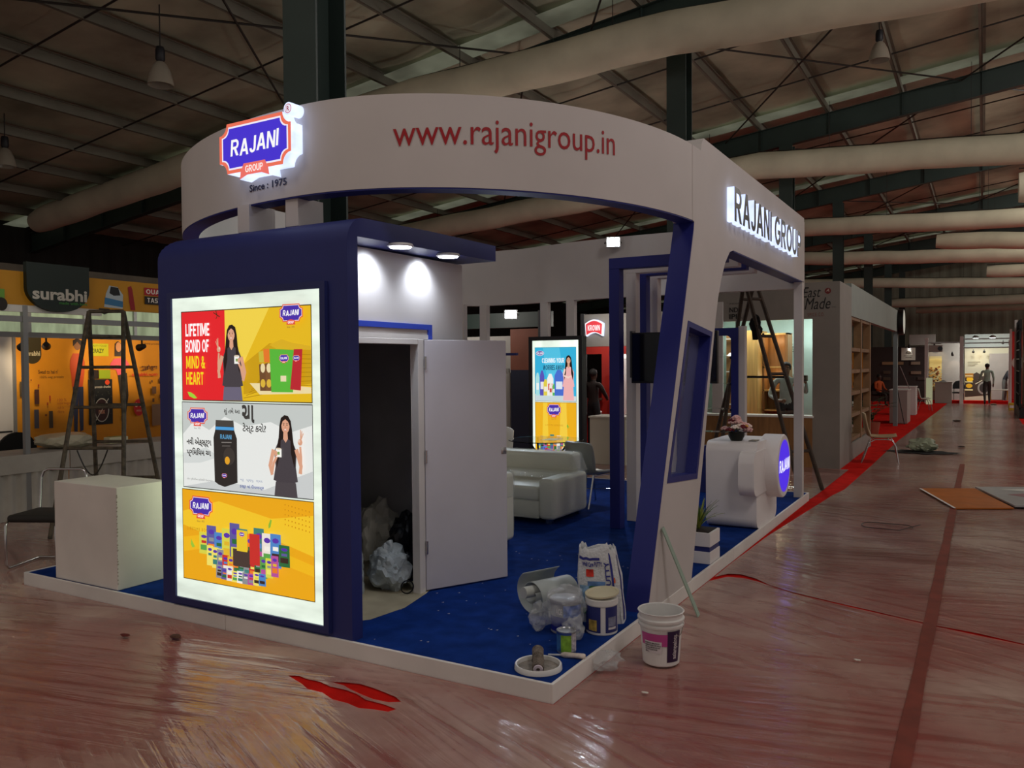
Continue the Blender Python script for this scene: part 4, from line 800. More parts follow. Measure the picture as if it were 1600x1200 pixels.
# blue and white drum with cream lid
dr = thing('plastic_drum', 'short navy labelled drum with a loose cream lid beside the putty bag', 'drum', (-.13, .96, PZ)); ca = math.atan2(-3.91 - .96, 2.15)
ring_lathe([(0, 0), (.097, 0), (.102, .006), (.102, .19), (.108, .192), (.108, .225), (.1, .228), (0, .22)], 'shell', PAIL, dr, 36)
cd_ = lambda d: ca + math.radians(d)
wrappatch(.102, .102, cd_(-80), cd_(-4), .02, .185, NAVY, 'navy_label', dr); wrappatch(.102, .102, cd_(14), cd_(75), .02, .185, NAVY, 'navy_label', dr); wrappatch(.102, .102, cd_(24), cd_(58), .06, .12, M('label_photo', '#7c7f96', .5, var=.4, vscale=20), 'label_picture', dr, 1, .003); wrappatch(.102, .102, cd_(-52), cd_(-18), .03, .1, M('label_flowers', '#b59a4a', .5, var=.6, vscale=25), 'label_picture', dr, 1, .003)
wrappatch(.102, .102, cd_(24), cd_(58), .04, .055, M('label_white', '#d2cdd0'), 'label_strip', dr, 1, .003)
o = B().lathe([(0, .0), (.106, .0), (.112, .006), (.112, .014), (.1, .014), (.095, .009), (0, .009)], n=36).build('lid', M('cream_lid', '#c9c2a4', .4, var=.1), dr, smooth=35); o.location = (0, .01, .245); o.rotation_euler = (.1, -.05, 0)
# drum in a plastic bag
d2 = thing('wrapped_drum', 'blue paint drum covered with a dusty clear bag', 'drum', (-.34, .86, PZ)); ca = math.atan2(-4.77, 2.36)
ring_lathe([(0, 0), (.095, 0), (.1, .006), (.1, .2), (.108, .202), (.108, .215), (.1, .22), (0, .22)], 'shell', M('drum_grey', '#8a8c96', .4), d2, 36)
wrappatch(.1, .1, cd_(-80), cd_(80), .02, .115, M('label_deep_blue', '#1b2484', .4), 'blue_label', d2); wrappatch(.1, .1, cd_(-10), cd_(70), .115, .19, M('label_splash', '#5b78c4', .4, var=.6, vscale=30), 'splash_label', d2); wraptext('ACE', .1, .1, cd_(-40), cd_(-14), .13, .17, M('label_white', '#d2cdd0'), 'drum_name', d2, .03)
FILMC = M('thin_film', '#d8dde0', .18, spec=.6, alpha=.28, bump=1.0, bscale=18)
def crumple(pts, name, m, par, seed, jit=.35, sub=3, root=None):
    b = B(); bm = bmesh.new(); bmesh.ops.create_icosphere(bm, subdivisions=sub, radius=1)
    c, s = pts
    for p in bm.verts:
        d = p.co.copy(); k = 1 + jit * noise.noise(d * 1.9 + Vector((seed, 0, 0))) + jit * .5 * abs(noise.noise(d * 4.5 + Vector((0, seed, 0)))) + jit * .25 * noise.noise(d * 10 + Vector((0, 0, seed)))
        p.co = Vector((c[0] + d.x * s[0] * k, c[1] + d.y * s[1] * k, max(c[2] - s[2] * .98, c[2] + d.z * s[2] * k)))
    b.bm(bm); return b.build(name, m, par, smooth=25)
crumple(((-.01, -.02, .17), (.14, .13, .12)), 'bag_top', FILMC, d2, 3, .45); crumple(((-.15, -.09, .09), (.055, .07, .085)), 'bag_tail', FILMC, d2, 5, .6); crumple(((.13, -.15, .07), (.06, .08, .07)), 'bag_tail', FILMC, d2, 8, .6)
# small tin
tn = thing('paint_tin', 'little green and blue paint tin in front of the drums', 'tin', (-.17, .52, PZ)); ca = math.atan2(-4.43, 2.19)
ring_lathe([(0, 0), (.058, 0), (.058, .125), (.062, .127), (.06, .132), (.05, .132), (.045, .126), (0, .126)], 'shell', M('tin_grey', '#9a9ca0', .3, metal=.6), tn, 28)
wrappatch(.058, .058, cd_(-85), cd_(-35), .01, .115, M('tin_blue', '#3a6ca8', .4, var=.4, vscale=30), 'blue_label', tn); wrappatch(.058, .058, cd_(-35), cd_(30), .01, .115, M('tin_green', '#7fae3a', .4, var=.4, vscale=26), 'green_label', tn); wrappatch(.058, .058, cd_(30), cd_(80), .01, .115, M('tin_print', '#b4aeb4', .4, var=.5, vscale=60), 'print_label', tn)
wrappatch(.06, .06, cd_(-85), cd_(30), .112, .13, M('tin_blue_rim', '#24408c', .4, var=.3), 'rim_splash', tn)
# putty bag
pg = thing('putty_bag', 'torn open white putty sack with blue print standing behind the drums', 'sack', (-.22, 1.19, PZ), rz=.30)
b = B(); n = 40; m = 16; Hs = .50
def sackp(u, w):
    # u around, w up
    a = 2 * PI * u; sx, sy = math.cos(a), math.sin(a); e = .42
    x = .15 * (abs(sx) ** e) * (1 if sx > 0 else -1); y = .085 * (abs(sy) ** e) * (1 if sy > 0 else -1)
    k = 1 - .10 * w + .10 * math.sin(PI * w); x *= k * (1 - .10 * w); y *= k * (1 - .25 * w) 
    q = noise.noise(Vector((sx * 2, sy * 2, w * 4))) * .008 + noise.noise(Vector((sx * 6, sy * 6, w * 11))) * .006
    top = .05 * noise.noise(Vector((sx * 2.2, sy * 2.2, 7))) + .03 * noise.noise(Vector((sx * 6, sy * 6, 2)))
    return Vector((x * (1 + q * 6) - .04 * w, y + q, w * Hs + top * w ** 6))
b.v = [sackp(i / n, j / m) for j in range(m + 1) for i in range(n)]; b.f = [(j * n + i, j * n + (i + 1) % n, (j + 1) * n + (i + 1) % n, (j + 1) * n + i) for j in range(m) for i in range(n)] + [tuple(range(n))[::-1]]; b.m = [0] * len(b.f)
o = b.build('woven_sack', M('woven_white', '#c9ccd0', .55, var=.1, vscale=8, bump=.4, bscale=60), pg, smooth=50); so = o.modifiers.new('thick', 'SOLIDIFY'); so.thickness = .003
def onsack(pts, f, mt, name, u0=.75, d=.004):
    q = []
    for x, z in pts:
        X = max(-.999, min(.999, x)) if x < .78 else .999; e = .42; k = 1 - .10 * z + .10 * math.sin(PI * z)
        if x < .78: a = -math.acos(max(-1, min(1, abs(X) ** (1 / e)))) if X >= 0 else -PI + math.acos(max(-1, min(1, abs(X) ** (1 / e))))
        else: a = -.42 + (x - .78) * 1.2
        q.append(sackp((a / (2 * PI)) % 1, z) + (Vector((0, -d, 0)) if x < .78 else Vector((d, -d * .5, 0))))
    return B().add(q, f).build(name, mt, pg, fix=False, smooth=50)
def patch(x0, x1, z0, z1, mt, name, d=.004, nx=6, nz=6): return onsack([(x0 + (x1 - x0) * i / nx, z0 + (z1 - z0) * j / nz) for j in range(nz + 1) for i in range(nx + 1)], [(j * (nx + 1) + i, j * (nx + 1) + i + 1, (j + 1) * (nx + 1) + i + 1, (j + 1) * (nx + 1) + i) for j in range(nz) for i in range(nx)], mt, name, d=d)
SB = M('sack_blue', '#2b2f84', .5); 
patch(-.9, .15, .84, .875, SB, 'print_band'); patch(-.55, -.2, .62, .72, M('sack_red', '#c02a1c', .5, var=.4, vscale=30), 'print_flower'); patch(-.8, .3, .12, .5, M('sack_green', '#3c7a44', .5, var=.5, vscale=14), 'print_leaf'); patch(-.5, .3, .4, .56, M('sack_sky', '#5f84b8', .5, var=.4, vscale=16), 'print_sky'); patch(-.85, -.45, .2, .5, M('sack_pale', '#7ea0c0', .5, var=.5, vscale=40), 'print_panel', .006)
patch(.60, .70, .1, .9, SB, 'print_stripe'); patch(.86, 1.05, .05, .9, SB, 'print_stripe'); patch(.71, .77, .55, .62, M('sack_orange', '#d8622a', .5), 'print_mark')
v, f = text_fit('Wall Care PUTTY', -.75, .25, .755, .82, .03); onsack(v, f, SB, 'sack_lettering', d=.005)
v, f = text_fit('Birla PUTTY', 0, 1, 0, 1, .03); onsack([(.56 - y * .22, .2 + x * .62) for x, y in v], f, SB, 'sack_lettering', d=.006)
# rolled flex sheet
rl = thing('rolled_sheet', 'loosely rolled pale vinyl sheet leaning behind the blue drum', 'roll', (-.64, 1.22, PZ), rz=1.15); b = B(); nt_ = 60; v = []
for i in range(nt_ + 1):
    s = i / nt_; a = 2 * PI * 1.75 * s + 2.6; r = .045 + .115 * s ** 1.2
    for x in (-.17, .16): v.append((x, r * math.cos(a) * 1.15, .155 + r * math.sin(a) * (1 if s > .5 else 1)))
b.add(v, [(2 * i, 2 * i + 2, 2 * i + 3, 2 * i + 1) for i in range(nt_)]); mz = min(p[2] for p in b.v); b.v = [(x, y, z - mz + .004) for x, y, z in b.v]
o = b.build('vinyl_sheet', M('vinyl_pale', '#aeb6b4', .45, var=.08), rl, smooth=60); so = o.modifiers.new('thick', 'SOLIDIFY'); so.thickness = .003
B().tube([(-.24, 0, .16), (.1, 0, .16)], .04, 20).build('inner_core', M('vinyl_cream', '#c3c6be', .45), rl, smooth=40)
# roller tray lid and rollers
ld_ = thing('bucket_lid', 'round white bucket lid with grey putty by the platform corner', 'lid', (-.185, .185, PZ)); ring_lathe([(0, .006), (.118, .006), (.124, .03), (.132, .032), (.136, .026), (.138, .002), (.132, 0), (0, 0)], 'shell', PAIL, ld_, 44); ring_lathe([(0, .012), (.08, .0125), (.117, .01), (.117, .0065)], 'putty_smear', M('grey_putty', '#8d857c', .8, var=.25, vscale=14, bump=.6, bscale=40), ld_, 30)
rb_ = thing('paint_roller', 'worn fluffy roller sleeve lying in the round lid', 'roller', (-.19, .19, PZ + .05)); rb_.rotation_euler = (.25, 0, .5)
b = B(); P_ = [Vector((0, -.09 + .18 * i / 14, 0)) for i in range(15)]
b.tube(P_, [.034 + .006 * noise.noise(Vector((0, i * .9, 0))) for i in range(15)], 16)
b.build('sleeve', M('roller_pile', '#7d7268', .95, var=.4, vscale=40, bump=1, bscale=120), rb_, smooth=60)
B().lathe([(.012, 0), (.026, 0), (.028, .006), (.026, .012), (.012, .012)], (0, -.09, 0), (0, -1, 0), 20, True).build('end_cap', M('roller_cap', '#cfc4d2', .4), rb_, smooth=40)
br = thing('roller_handle', 'white stained roller handle lying beside the small tin', 'handle', (-.09, .42, PZ + .017)); br.rotation_euler = (0, 0, .25)
B().tube([(-.14, 0, -.008), (-.05, .0, -.002), (-.045, 0, 0)], .006, 8).build('wire_frame', M('painted_wire', '#b9bcc0', .4), br, smooth=40); B().tube([(-.06, 0, 0), (-.04, 0, 0), (.02, .003, 0), (.075, .0, 0), (.085, 0, 0)], [.01, .017, .015, .017, .014], 12).build('grip', M('stained_grip', '#cbbfb6', .5, var=.3, vscale=20), br, smooth=50)
# stick leaning on the panel
tag(B().bar((.235, 1.87, .012), (.012, 1.735, .66), .045, .008, ref=(1, 0, 0)).build('glass_strip', M('pale_green_strip', '#8fa596', .2, spec=.6, var=.1)), 'pale green plastic strip leaning against the white pillar', 'strip')
crumple(((.035, .62, .055), (.09, .10, .05)), 'film_scrap', FILMC, None, 11, .6); tag(COL.objects[-1], 'crumpled scrap of clear film between the platform edge and the white bucket', 'film scrap')
# rubbish bags in the cabin
BAGW = M('dusty_white_bag', '#b4b4aa', .5, var=.2, vscale=6, bump=.6, bscale=12); BAGP = M('clear_grey_bag', '#a9b4ba', .3, spec=.6, var=.2, vscale=9, bump=.8, bscale=14)
def bag(label, c, s, m, seed, tie=False):
    t = thing('rubbish_bag', label, 'bag', (c[0], c[1], PZ + .004), group='rubbish bags in the cabin'); crumple(((0, 0, s[2] * .9), s), 'bag_body', m, t, seed, .4, 4)
    if tie: B().tube([(.0, 0, s[2] * 1.7), (.01, .01, s[2] * 1.95), (-.02, .02, s[2] * 2.1)], [.03, .018, .03], 8).build('knot', m, t, smooth=50)
bag('tall grey sack slumped against the cabin wall', (-2.36, 1.40, 0), (.20, .17, .30), BAGW, 1); bag('pale knotted bag inside the cabin beside the door jamb', (-1.99, 1.10, 0), (.15, .13, .17), BAGP, 4, True); bag('small shiny bag at the near side of the cabin doorway', (-2.16, .84, 0), (.10, .10, .17), BAGP, 6)
bag('black bag piled on top behind the knotted pale bag', (-2.05, 1.42, 0), (.16, .15, .27), M('black_bag', '#14161e', .4, bump=.6, bscale=12), 9)
tag(B().lathe([(.045, -.004), (.053, -.004), (.053, .004), (.045, .004)], (-1.77, 1.03, PZ + .06), (.8, -.6, 0), 24, True).build('cable_ring', BLACK), 'thin black ring of cable leaning on the door jamb', 'cable')

# ---------------------------------------------------------------- white cube, stool, socket, ladder at the left
cu = tag(B().box(-4.66, -3.83, .03, .50, PZ + .001, .915).build('display_cube', M('chipped_white', '#ded8d2', .6, var=.07, vscale=2.5), None, bevel=.006), 'plain white display plinth with chipped edge left of the blue cabin', 'plinth')
q = B()
for i in range(26):
    z = .16 + .72 * i / 26 + RND.uniform(-.01, .01); r = RND.uniform(.004, .012); q.add([(-3.829, .03, z), (-3.8285, .03 + r, z + r * .4), (-3.829, .03 + r * .6, z + r * 1.6), (-3.83 - r * .8, .0292, z + r)], [(0, 1, 2), (0, 2, 3)])
tag(q.build('chip', M('chip_grey', '#a29a8c', .8), cu, fix=False), kind='stuff')
def stool(label, loc, rz):
    t = thing('waiting_chair', label, 'chair', loc, rz); B().rbox(-.24, .24, -.23, .23, .43, .50, .03, 3).build('seat', M('charcoal_cushion', '#2b2826', .8), t, smooth=40)
    for s in (-1, 1): B().tube([(s * .235, .22, .44), (s * .24, -.20, .44), (s * .24, -.235, .40), (s * .24, -.235, .05), (s * .24, -.2, .012), (s * .24, .24, .012)], .0115, 8).build('side_frame', CHROME, t, smooth=50)
    B().tube([(-.24, .24, .012), (.24, .24, .012)], .0115, 8).build('rear_bar', CHROME, t, smooth=50); B().tube([(-.235, .2, .42), (.235, .2, .42)], .0115, 8).build('seat_bar', CHROME, t, smooth=50)
    return t
st = stool('chrome framed chair with dark cushion behind the white plinth', (-5.58, .50, .012), .45)
B().tube([(-.22, .22, .44), (-.23, .27, .78), (-.21, .28, .84), (-.17, .285, .86), (.17, .285, .86), (.21, .28, .84), (.23, .27, .78), (.22, .22, .44)], .0115, 8).build('back_frame', CHROME, st, smooth=50)
t = thing('socket_box', 'small white power socket box on the floor by the plinth', 'socket', (-5.38, 1.15, .006)); B().rbox(-.06, .06, -.04, .04, .08, .26, .012, 3).build('casing', M('socket_white', '#c9c6bb', .4), t, smooth=40); B().box(-.05, .05, -.03, .03, 0, .08).build('foot', BLACK, t); B().tube([(.02, 0, .26), (.03, .01, .5)], .012, 6).build('cable', BLACK, t)
def ladder(label, A0, A1, B0, B1, top0, top1, zt, rungs, m, w=.05):
    """two-sided step ladder: feet A0,A1 (near frame) and B0,B1 (far frame), head between top0 and top1"""
    t = thing('step_ladder', label, 'ladder', ((A0[0] + B1[0]) / 2, (A0[1] + B1[1]) / 2, .006)); T0 = Vector((*top0, zt)); T1 = Vector((*top1, zt)); F = [[Vector((*A0, .008)), Vector((*A1, .008))], [Vector((*B0, .008)), Vector((*B1, .008))]]
    for fr in F:
        for f_, tp_ in zip(fr, (T0, T1)): wbuild(B().tube([f_.lerp(tp_, i / 6) + Vector((.008 * noise.noise(f_ + Vector((0, 0, i))), 0, 0)) for i in range(7)], w * .5, 7), 'rail', m, t, smooth=50)
        for k in rungs: wbuild(B().tube([fr[0].lerp(T0, k), fr[1].lerp(T1, k)], w * .36, 6), 'rung', m, t, smooth=50)
    wbuild(B().tube([T0, T1], w * .4, 6), 'top_bar', m, t, smooth=50); return t, F, T0, T1
LM = M('paint_spattered_wood', '#4e4438', .7, var=.55, vscale=16)
t, F, T0, T1 = ladder('tall paint-spattered ladder behind the white plinth, before the yellow stand', (-6.71, 1.185), (-6.01, 1.58), (-7.5, 2.25), (-6.77, 2.67), (-7.0, 1.866), (-6.654, 2.068), 2.51, (.2, .38, .56, .74, .88), LM)
c = [F[1][0].lerp(F[1][1], .4).lerp(F[0][0].lerp(F[0][1], .75), .2) + Vector((0, 0, 0))]
wbuild(B().tube([(-6.78 + .30 * k / 12, 1.55 + .17 * k / 12, .93 - .28 * math.sin(PI * k / 12)) for k in range(13)], .008, 5), 'safety_chain', M('chain_dark', '#2a2622', .5), t)

# ---------------------------------------------------------------- people
def skin_mesh(joints, bones, name):
    names = list(joints); idx = {k: i for i, k in enumerate(names)}
    me = bpy.data.meshes.new(name); me.from_pydata([joints[k][0] for k in names], [(idx[a], idx[b]) for a, b in bones], []); o = bpy.data.objects.new(name, me); COL.objects.link(o)
    sk = o.modifiers.new('skin', 'SKIN'); sk.branch_smoothing = .6
    for i, k in enumerate(names):
        r = joints[k][1]; r = r if isinstance(r, tuple) else (r, r); me.skin_vertices[0].data[i].radius = r; me.skin_vertices[0].data[i].use_root = (i == 0)
    sb = o.modifiers.new('sub', 'SUBSURF'); sb.levels = sb.render_levels = 2
    dg = bpy.context.evaluated_depsgraph_get(); dg.update(); m2 = bpy.data.meshes.new_from_object(o.evaluated_get(dg)); bpy.data.objects.remove(o); bpy.data.meshes.remove(me); return m2
def person(label, loc, rz, J, shirt, trousers, skin='#6b4a36', hair='#120e0c', shoes='#1a1614', legs=True, sleeve=True, group=None):
    """J: overrides of joint positions for a 1.7 m standing figure facing -y"""
    t = thing('person', label, 'person', loc, rz, group)
    P = {'pelvis': ((0, 0, .95), (.15, .11)), 'belly': ((0, -.01, 1.08), (.145, .105)), 'chest': ((0, 0, 1.27), (.165, .115)), 'neckbase': ((0, .01, 1.42), (.09, .075)), 'neck': ((0, .0, 1.49), .052), 'headlow': ((0, -.02, 1.56), (.068, .078)), 'headmid': ((0, -.01, 1.63), (.078, .095)), 'crown': ((0, 0, 1.69), (.06, .07))}
    for s, n in ((-1, 'l'), (1, 'r')):
        P.update({'sh' + n: ((s * .185, .01, 1.395), .062), 'el' + n: ((s * .235, .03, 1.12), .042), 'wr' + n: ((s * .235, -.03, .89), .028), 'hand' + n: ((s * .232, -.05, .80), (.024, .034)),
                  'hip' + n: ((s * .09, 0, .90), .095), 'knee' + n: ((s * .10, -.015, .50), .062), 'ank' + n: ((s * .105, .03, .09), .04), 'toe' + n: ((s * .115, -.12, .035), (.042, .03))})
    for k, v in J.items(): P[k] = (v, P[k][1])
    bones = [('pelvis', 'belly'), ('belly', 'chest'), ('chest', 'neckbase'), ('neckbase', 'neck'), ('neck', 'headlow'), ('headlow', 'headmid'), ('headmid', 'crown')]
    for n in 'lr':
        bones += [('neckbase', 'sh' + n), ('sh' + n, 'el' + n), ('el' + n, 'wr' + n), ('wr' + n, 'hand' + n), ('pelvis', 'hip' + n), ('hip' + n, 'knee' + n), ('knee' + n, 'ank' + n), ('ank' + n, 'toe' + n)]
    me = skin_mesh(P, bones, 'body'); mats = [M('cloth_' + shirt, shirt, .85, var=.1, vscale=6), M('cloth_' + trousers, trousers, .85), M('skin_' + skin, skin, .55), M('shoe_' + shoes, shoes, .5)]
    for m in mats: me.materials.append(m)
    part = {}
    for a, b in bones:
        part[(a, b)] = 2 if a in ('neck', 'headlow', 'headmid', 'neckbase') and b[:2] != 'sh' and b != 'neck' else 2 if a[:2] == 'wr' or (a[:2] == 'el' and not sleeve) else 3 if a[:3] == 'ank' else 1 if a[:3] in ('hip', 'kne') or b[:3] == 'hip' else 0
    segs = [(Vector(P[a][0]), Vector(P[b][0]), part[(a, b)], P[a][1]) for a, b in bones]
    for f in me.polygons:
        c = Vector(f.center); best = (9, 0)
        for a, b, k, r in segs:
            u = max(0, min(1, (c - a).dot(b - a) / max(1e-6, (b - a).length_squared))); d = (c - a.lerp(b, u)).length
            if d < best[0]: best = (d, k)
        f.material_index = best[1]; f.use_smooth = True
    o = bpy.data.objects.new('body', me); COL.objects.link(o); o.parent = t
    hm = Vector(P['headmid'][0]); hl = Vector(P['headlow'][0]); HM = M('hair_' + hair, hair, .7, bump=.6, bscale=80)
    q = B(); q.ico(hm + Vector((0, .022, .028)), .1, 3, (.92, 1.0, .92), .06, 3); q.v = [p if not (p[1] < hm.y - .045 and p[2] < hm.z + .055) else (p[0], hm.y - .04, p[2]) for p in q.v]; q.build('hair', HM, t, smooth=60)
    SK = mats[2]; B().ico(hm + Vector((0, -.098, -.02)), .014, 2, (.8, 1, 1.5)).build('nose', SK, t, smooth=60)
    for s in (-1, 1):
        B().ico(hm + Vector((s * .03, -.088, .012)), .011, 2, (1.2, .5, .7)).build('eye', M('eye_dark', '#0e0a08', .3), t, smooth=60); B().ico(hm + Vector((s * .08, .01, -.01)), .022, 2, (.4, .8, 1.3)).build('ear', SK, t, smooth=60)
    B().ico(hm + Vector((0, -.088, -.055)), .02, 2, (1.1, .4, .35)).build('mouth', M('lip', '#5a2c26', .5), t, smooth=60)
    for n in 'lr':
        w = Vector(P['wr' + n][0]); h = Vector(P['hand' + n][0]); d = (h - w).normalized(); sd = d.cross(Vector((0, 1, .2))).normalized(); nn = d.cross(sd)
        for i in range(4): a = h + sd * (.024 - .016 * i); ln = (.062, .072, .068, .052)[i]; B().tube([a, a + d * ln * .5 + nn * .006, a + d * ln + nn * .022], [.0085, .008, .006], 6).build('finger', SK, t, smooth=60)
        s = 1 if sd.dot(Vector((-1 if n == 'r' else 1, 0, 0))) > 0 else -1; a = w.lerp(h, .55) + sd * s * .02; B().tube([a, a + sd * s * .022 + d * .025, a + sd * s * .026 + d * .055], [.011, .009, .007], 6).build('thumb', SK, t, smooth=60)
    return t
# ---------------------------------------------------------------- stand at the left (yellow snack stand)
YEL = M('yellow_print', '#d28a12', .6, var=.06)
sbk = thing('snack_stand_wall', 'yellow printed back wall of the snack stand, figures and products on it', 'wall panel', (-10.2, 4.4, 0))
wbuild(B().box(-10.26, -10.2, 2.76, 6.6, 0, 2.34), 'panel', YEL, sbk)
A = Art((-10.198, 2.76, 0), (0, 1, 0), (0, 0, 1), .01, .01, 0, 'wallprint', .0008)   # 1 unit = 1 cm; y = 0 at the left edge of the wall
yy = lambda px: (px - 22) * 1.075; zz = lambda py: 233 - (py - 527) * 1.0
def tongue(A, x0, x1, z0, z1, c):
    w = (x1 - x0) / 2; r = min(w * 1.05, (z1 - z0) * .6); A.poly([(x0, z1), (x0, z0 + r)] + [(x0 + w - w * math.cos(PI * i / 14), z0 + r - r * math.sin(PI * i / 14)) for i in range(1, 14)] + [(x1, z0 + r), (x1, z1)], c)
tongue(A, yy(33), yy(58), zz(568), zz(527), '#3a3218'); A.txt('surabhi', yy(35), yy(56), zz(556), zz(549), '#d8d0b0', .02)
A.txt("Swad to hai n'", yy(53), yy(81), zz(583), zz(577), '#4a2c10', .02); A.txt('100% veg protein', yy(55), yy(89), zz(591), zz(586), '#5a3a14')
# man
A.ell(yy(110), zz(538), 6, 9, '#8a5a34'); A.poly([(yy(110) - 7, zz(541)), (yy(110) - 7, zz(532)), (yy(110), zz(528)), (yy(110) + 7, zz(532)), (yy(110) + 7, zz(541)), (yy(110), zz(534))], '#2a1a10'); A.poly([(yy(103), zz(552)), (yy(117), zz(552)), (yy(121), zz(566)), (yy(120), zz(582)), (yy(117), zz(604)), (yy(101), zz(604)), (yy(100), zz(584)), (yy(98), zz(575)), (yy(99), zz(562))], '#c2481a'); A.poly([(yy(102), zz(604)), (yy(118), zz(604)), (yy(117), zz(672)), (yy(112), zz(674)), (yy(110), zz(620)), (yy(108), zz(674)), (yy(103), zz(674))], '#2e3450')
# woman
A.poly([(yy(168), zz(556)), (yy(169), zz(536)), (yy(174), zz(531)), (yy(179), zz(535)), (yy(183), zz(556))], '#2c160c'); A.ell(yy(175), zz(541), 5, 8, '#c88a5c'); A.poly([(yy(167), zz(560)), (yy(185), zz(558)), (yy(193), zz(570)), (yy(188), zz(574)), (yy(185), zz(584)), (yy(173), zz(588)), (yy(170), zz(578)), (yy(160), zz(577)), (yy(161), zz(568))], '#e0566a'); A.line([(yy(162), zz(575)), (yy(174), zz(571))], 3, '#c88a5c')
A.poly([(yy(173), zz(587)), (yy(188), zz(583)), (yy(190), zz(620)), (yy(185), zz(652)), (yy(178), zz(652)), (yy(176), zz(618))], '#2a2018'); A.rect(yy(177), zz(662), yy(185), zz(654), '#6a4630')
A.rect(yy(130), zz(556), yy(158), zz(536), '#c8c81e'); A.txt('CRAZY', yy(131), yy(151), zz(551), zz(544), '#3a4a10', .02); A.txt('TASTY FOOD', yy(131), yy(155), zz(541), zz(538), '#6a7a10')
A.rect(yy(125), zz(665), yy(163), zz(593), '#16181a'); A.rect(yy(126), zz(592), yy(141), zz(578), '#2a1a14'); A.rect(yy(142), zz(592), yy(160), zz(578), '#9ab01e'); A.ell(yy(155), zz(598), 4, 4, '#d8481e'); A.txt('veg protein chunks', yy(128), yy(160), zz(608), zz(603), '#c8c4b8', .01)
for i in range(26): A.ell(yy(127 + RND.random() * 34), zz(612 + RND.random() * 50), 1.2, 1.2, '#3a3c34', 6)
A.ell(yy(144), zz(642), 12.5, 19, '#b8b4aa', 28); A.ell(yy(144), zz(642), 11, 17.5, '#3a1c1c', 28); A.txt('mix', yy(139), yy(149), zz(648), zz(640), '#c88a70', .02); A.line([(yy(133), zz(660)), (yy(155), zz(624))], 1, '#c8c4b8')
A.txt('शुरू हो चुका', yy(211), yy(239), zz(580), zz(570), '#5a2c10', .03); A.txt('surabhi.com', yy(194), yy(239), zz(589), zz(583), '#d8301c', .02)
A.ell(yy(205), zz(641), 9.5, 14, '#c01e1e'); A.txt('3-5', yy(199), yy(211), zz(640), zz(633), '#f0c8b0', .03); A.txt('mins', yy(201), yy(209), zz(648), zz(644), '#e8b8a0')
A.txt('food products', yy(217), yy(248), zz(537), zz(533), '#6a3a10')
for px, py, w, h, c in ((28, 605, 6, 22, '#4a4030'), (48, 617, 7, 22, '#46261c'), (33, 642, 4, 26, '#8a2416'), (47, 650, 7, 28, '#4e4c58'), (67, 652, 6, 26, '#4a3c2c'), (66, 620, 2, 8, '#a02414'), (60, 645, 3, 3, '#7a3a14'), (232, 613, 8, 12, '#6a4a34'), (228, 598, 3, 4, '#6a4424'), (243, 596, 4, 8, '#6a4424'), (243, 624, 4, 6, '#5a3a20'), (230, 630, 4, 6, '#5a3a20'), (235, 655, 17, 36, '#8a6a50'), (256, 620, 12, 46, '#4a5a70'), (40, 592, 2, 2, '#7a3a14'), (50, 600, 2, 3, '#9a2a14'), (62, 628, 2, 4, '#9a2a14')): A.rect(yy(px) - w / 2, zz(py) - h / 2, yy(px) + w / 2, zz(py) + h / 2, c)
for i, s in enumerate(('100 %', 'soya nuggets', 'rich in', 'fibre')): A.txt(s, yy(76), yy(76) + (14, 24, 10, 10)[i], zz(625 + 6 * i), zz(621 + 6 * i), '#a04818')
A.build('wall_print', sbk)
t = thing('snack_stand_fascia', 'yellow header board with a dark tongue-shaped name sign on the left stand', 'fascia', (-8.1, 2.6, 2.6))
wbuild(B().box(-8.16, -8.1, .0, 5.2, 2.625, 3.03), 'board', M('yellow_header', '#c58a1c', .6, var=.06), t); wbuild(B().box(-8.155, -8.105, .0, 2.75, 2.54, 2.625), 'white_strip', WHITE2, t)
A = Art((-8.098, 0, 0), (0, 1, 0), (0, 0, 1), 1, 1, 0, 'headprint', .001)
A.poly([(2.78, 2.66), (2.81, 2.84), (2.86, 2.95), (2.98, 2.94), (3.06, 2.84), (3.05, 2.65)], '#b8c4cc'); A.poly([(2.785, 2.70), (3.055, 2.67), (3.057, 2.75), (2.795, 2.79)], '#3a78a8'); A.poly([(2.86, 2.85), (2.92, 2.82), (3.02, 2.83), (2.99, 2.93), (2.88, 2.94)], '#1c1e20')
A.poly([(3.13, 2.95), (3.18, 2.97), (3.2, 2.92), (3.23, 2.72), (3.24, 2.64), (3.17, 2.64), (3.15, 2.75)], '#9a1e24'); A.poly([(2.70, 2.64), (2.86, 2.64), (2.83, 2.58), (2.78, 2.56), (2.73, 2.58)], '#2c2c26')
A.rect(3.38, 2.86, 3.86, 2.965, '#b01c28'); A.word('QUALITY', 3.41, 3.83, 2.88, 2.945, '#e8e0d8'); A.rect(3.38, 2.735, 3.74, 2.845, '#1c1816'); A.word('TASTY', 3.42, 3.70, 2.76, 2.825, '#e8e0d8')
A.rect(1.2, 2.66, 1.5, 2.8, '#6a9c3a'); A.rect(1.24, 2.8, 1.44, 2.9, '#7a3a1c'); A.ell(1.46, 2.62, .07, .08, '#241c14'); A.build('header_print', t)
tg = B(); tp = [(1.735, 3.15), (1.735, 2.84)] + [(2.135 - .4 * math.cos(PI * i / 20), 2.84 - .285 * math.sin(PI * i / 20)) for i in range(1, 20)] + [(2.535, 2.84), (2.535, 3.15)]
wbuild(tg.prism(tp[::-1], (-8.10, 0, 0), (0, 1, 0), (0, 0, 1), .07), 'name_sign', M('bottle_green_sign', '#14241e', .5), t)
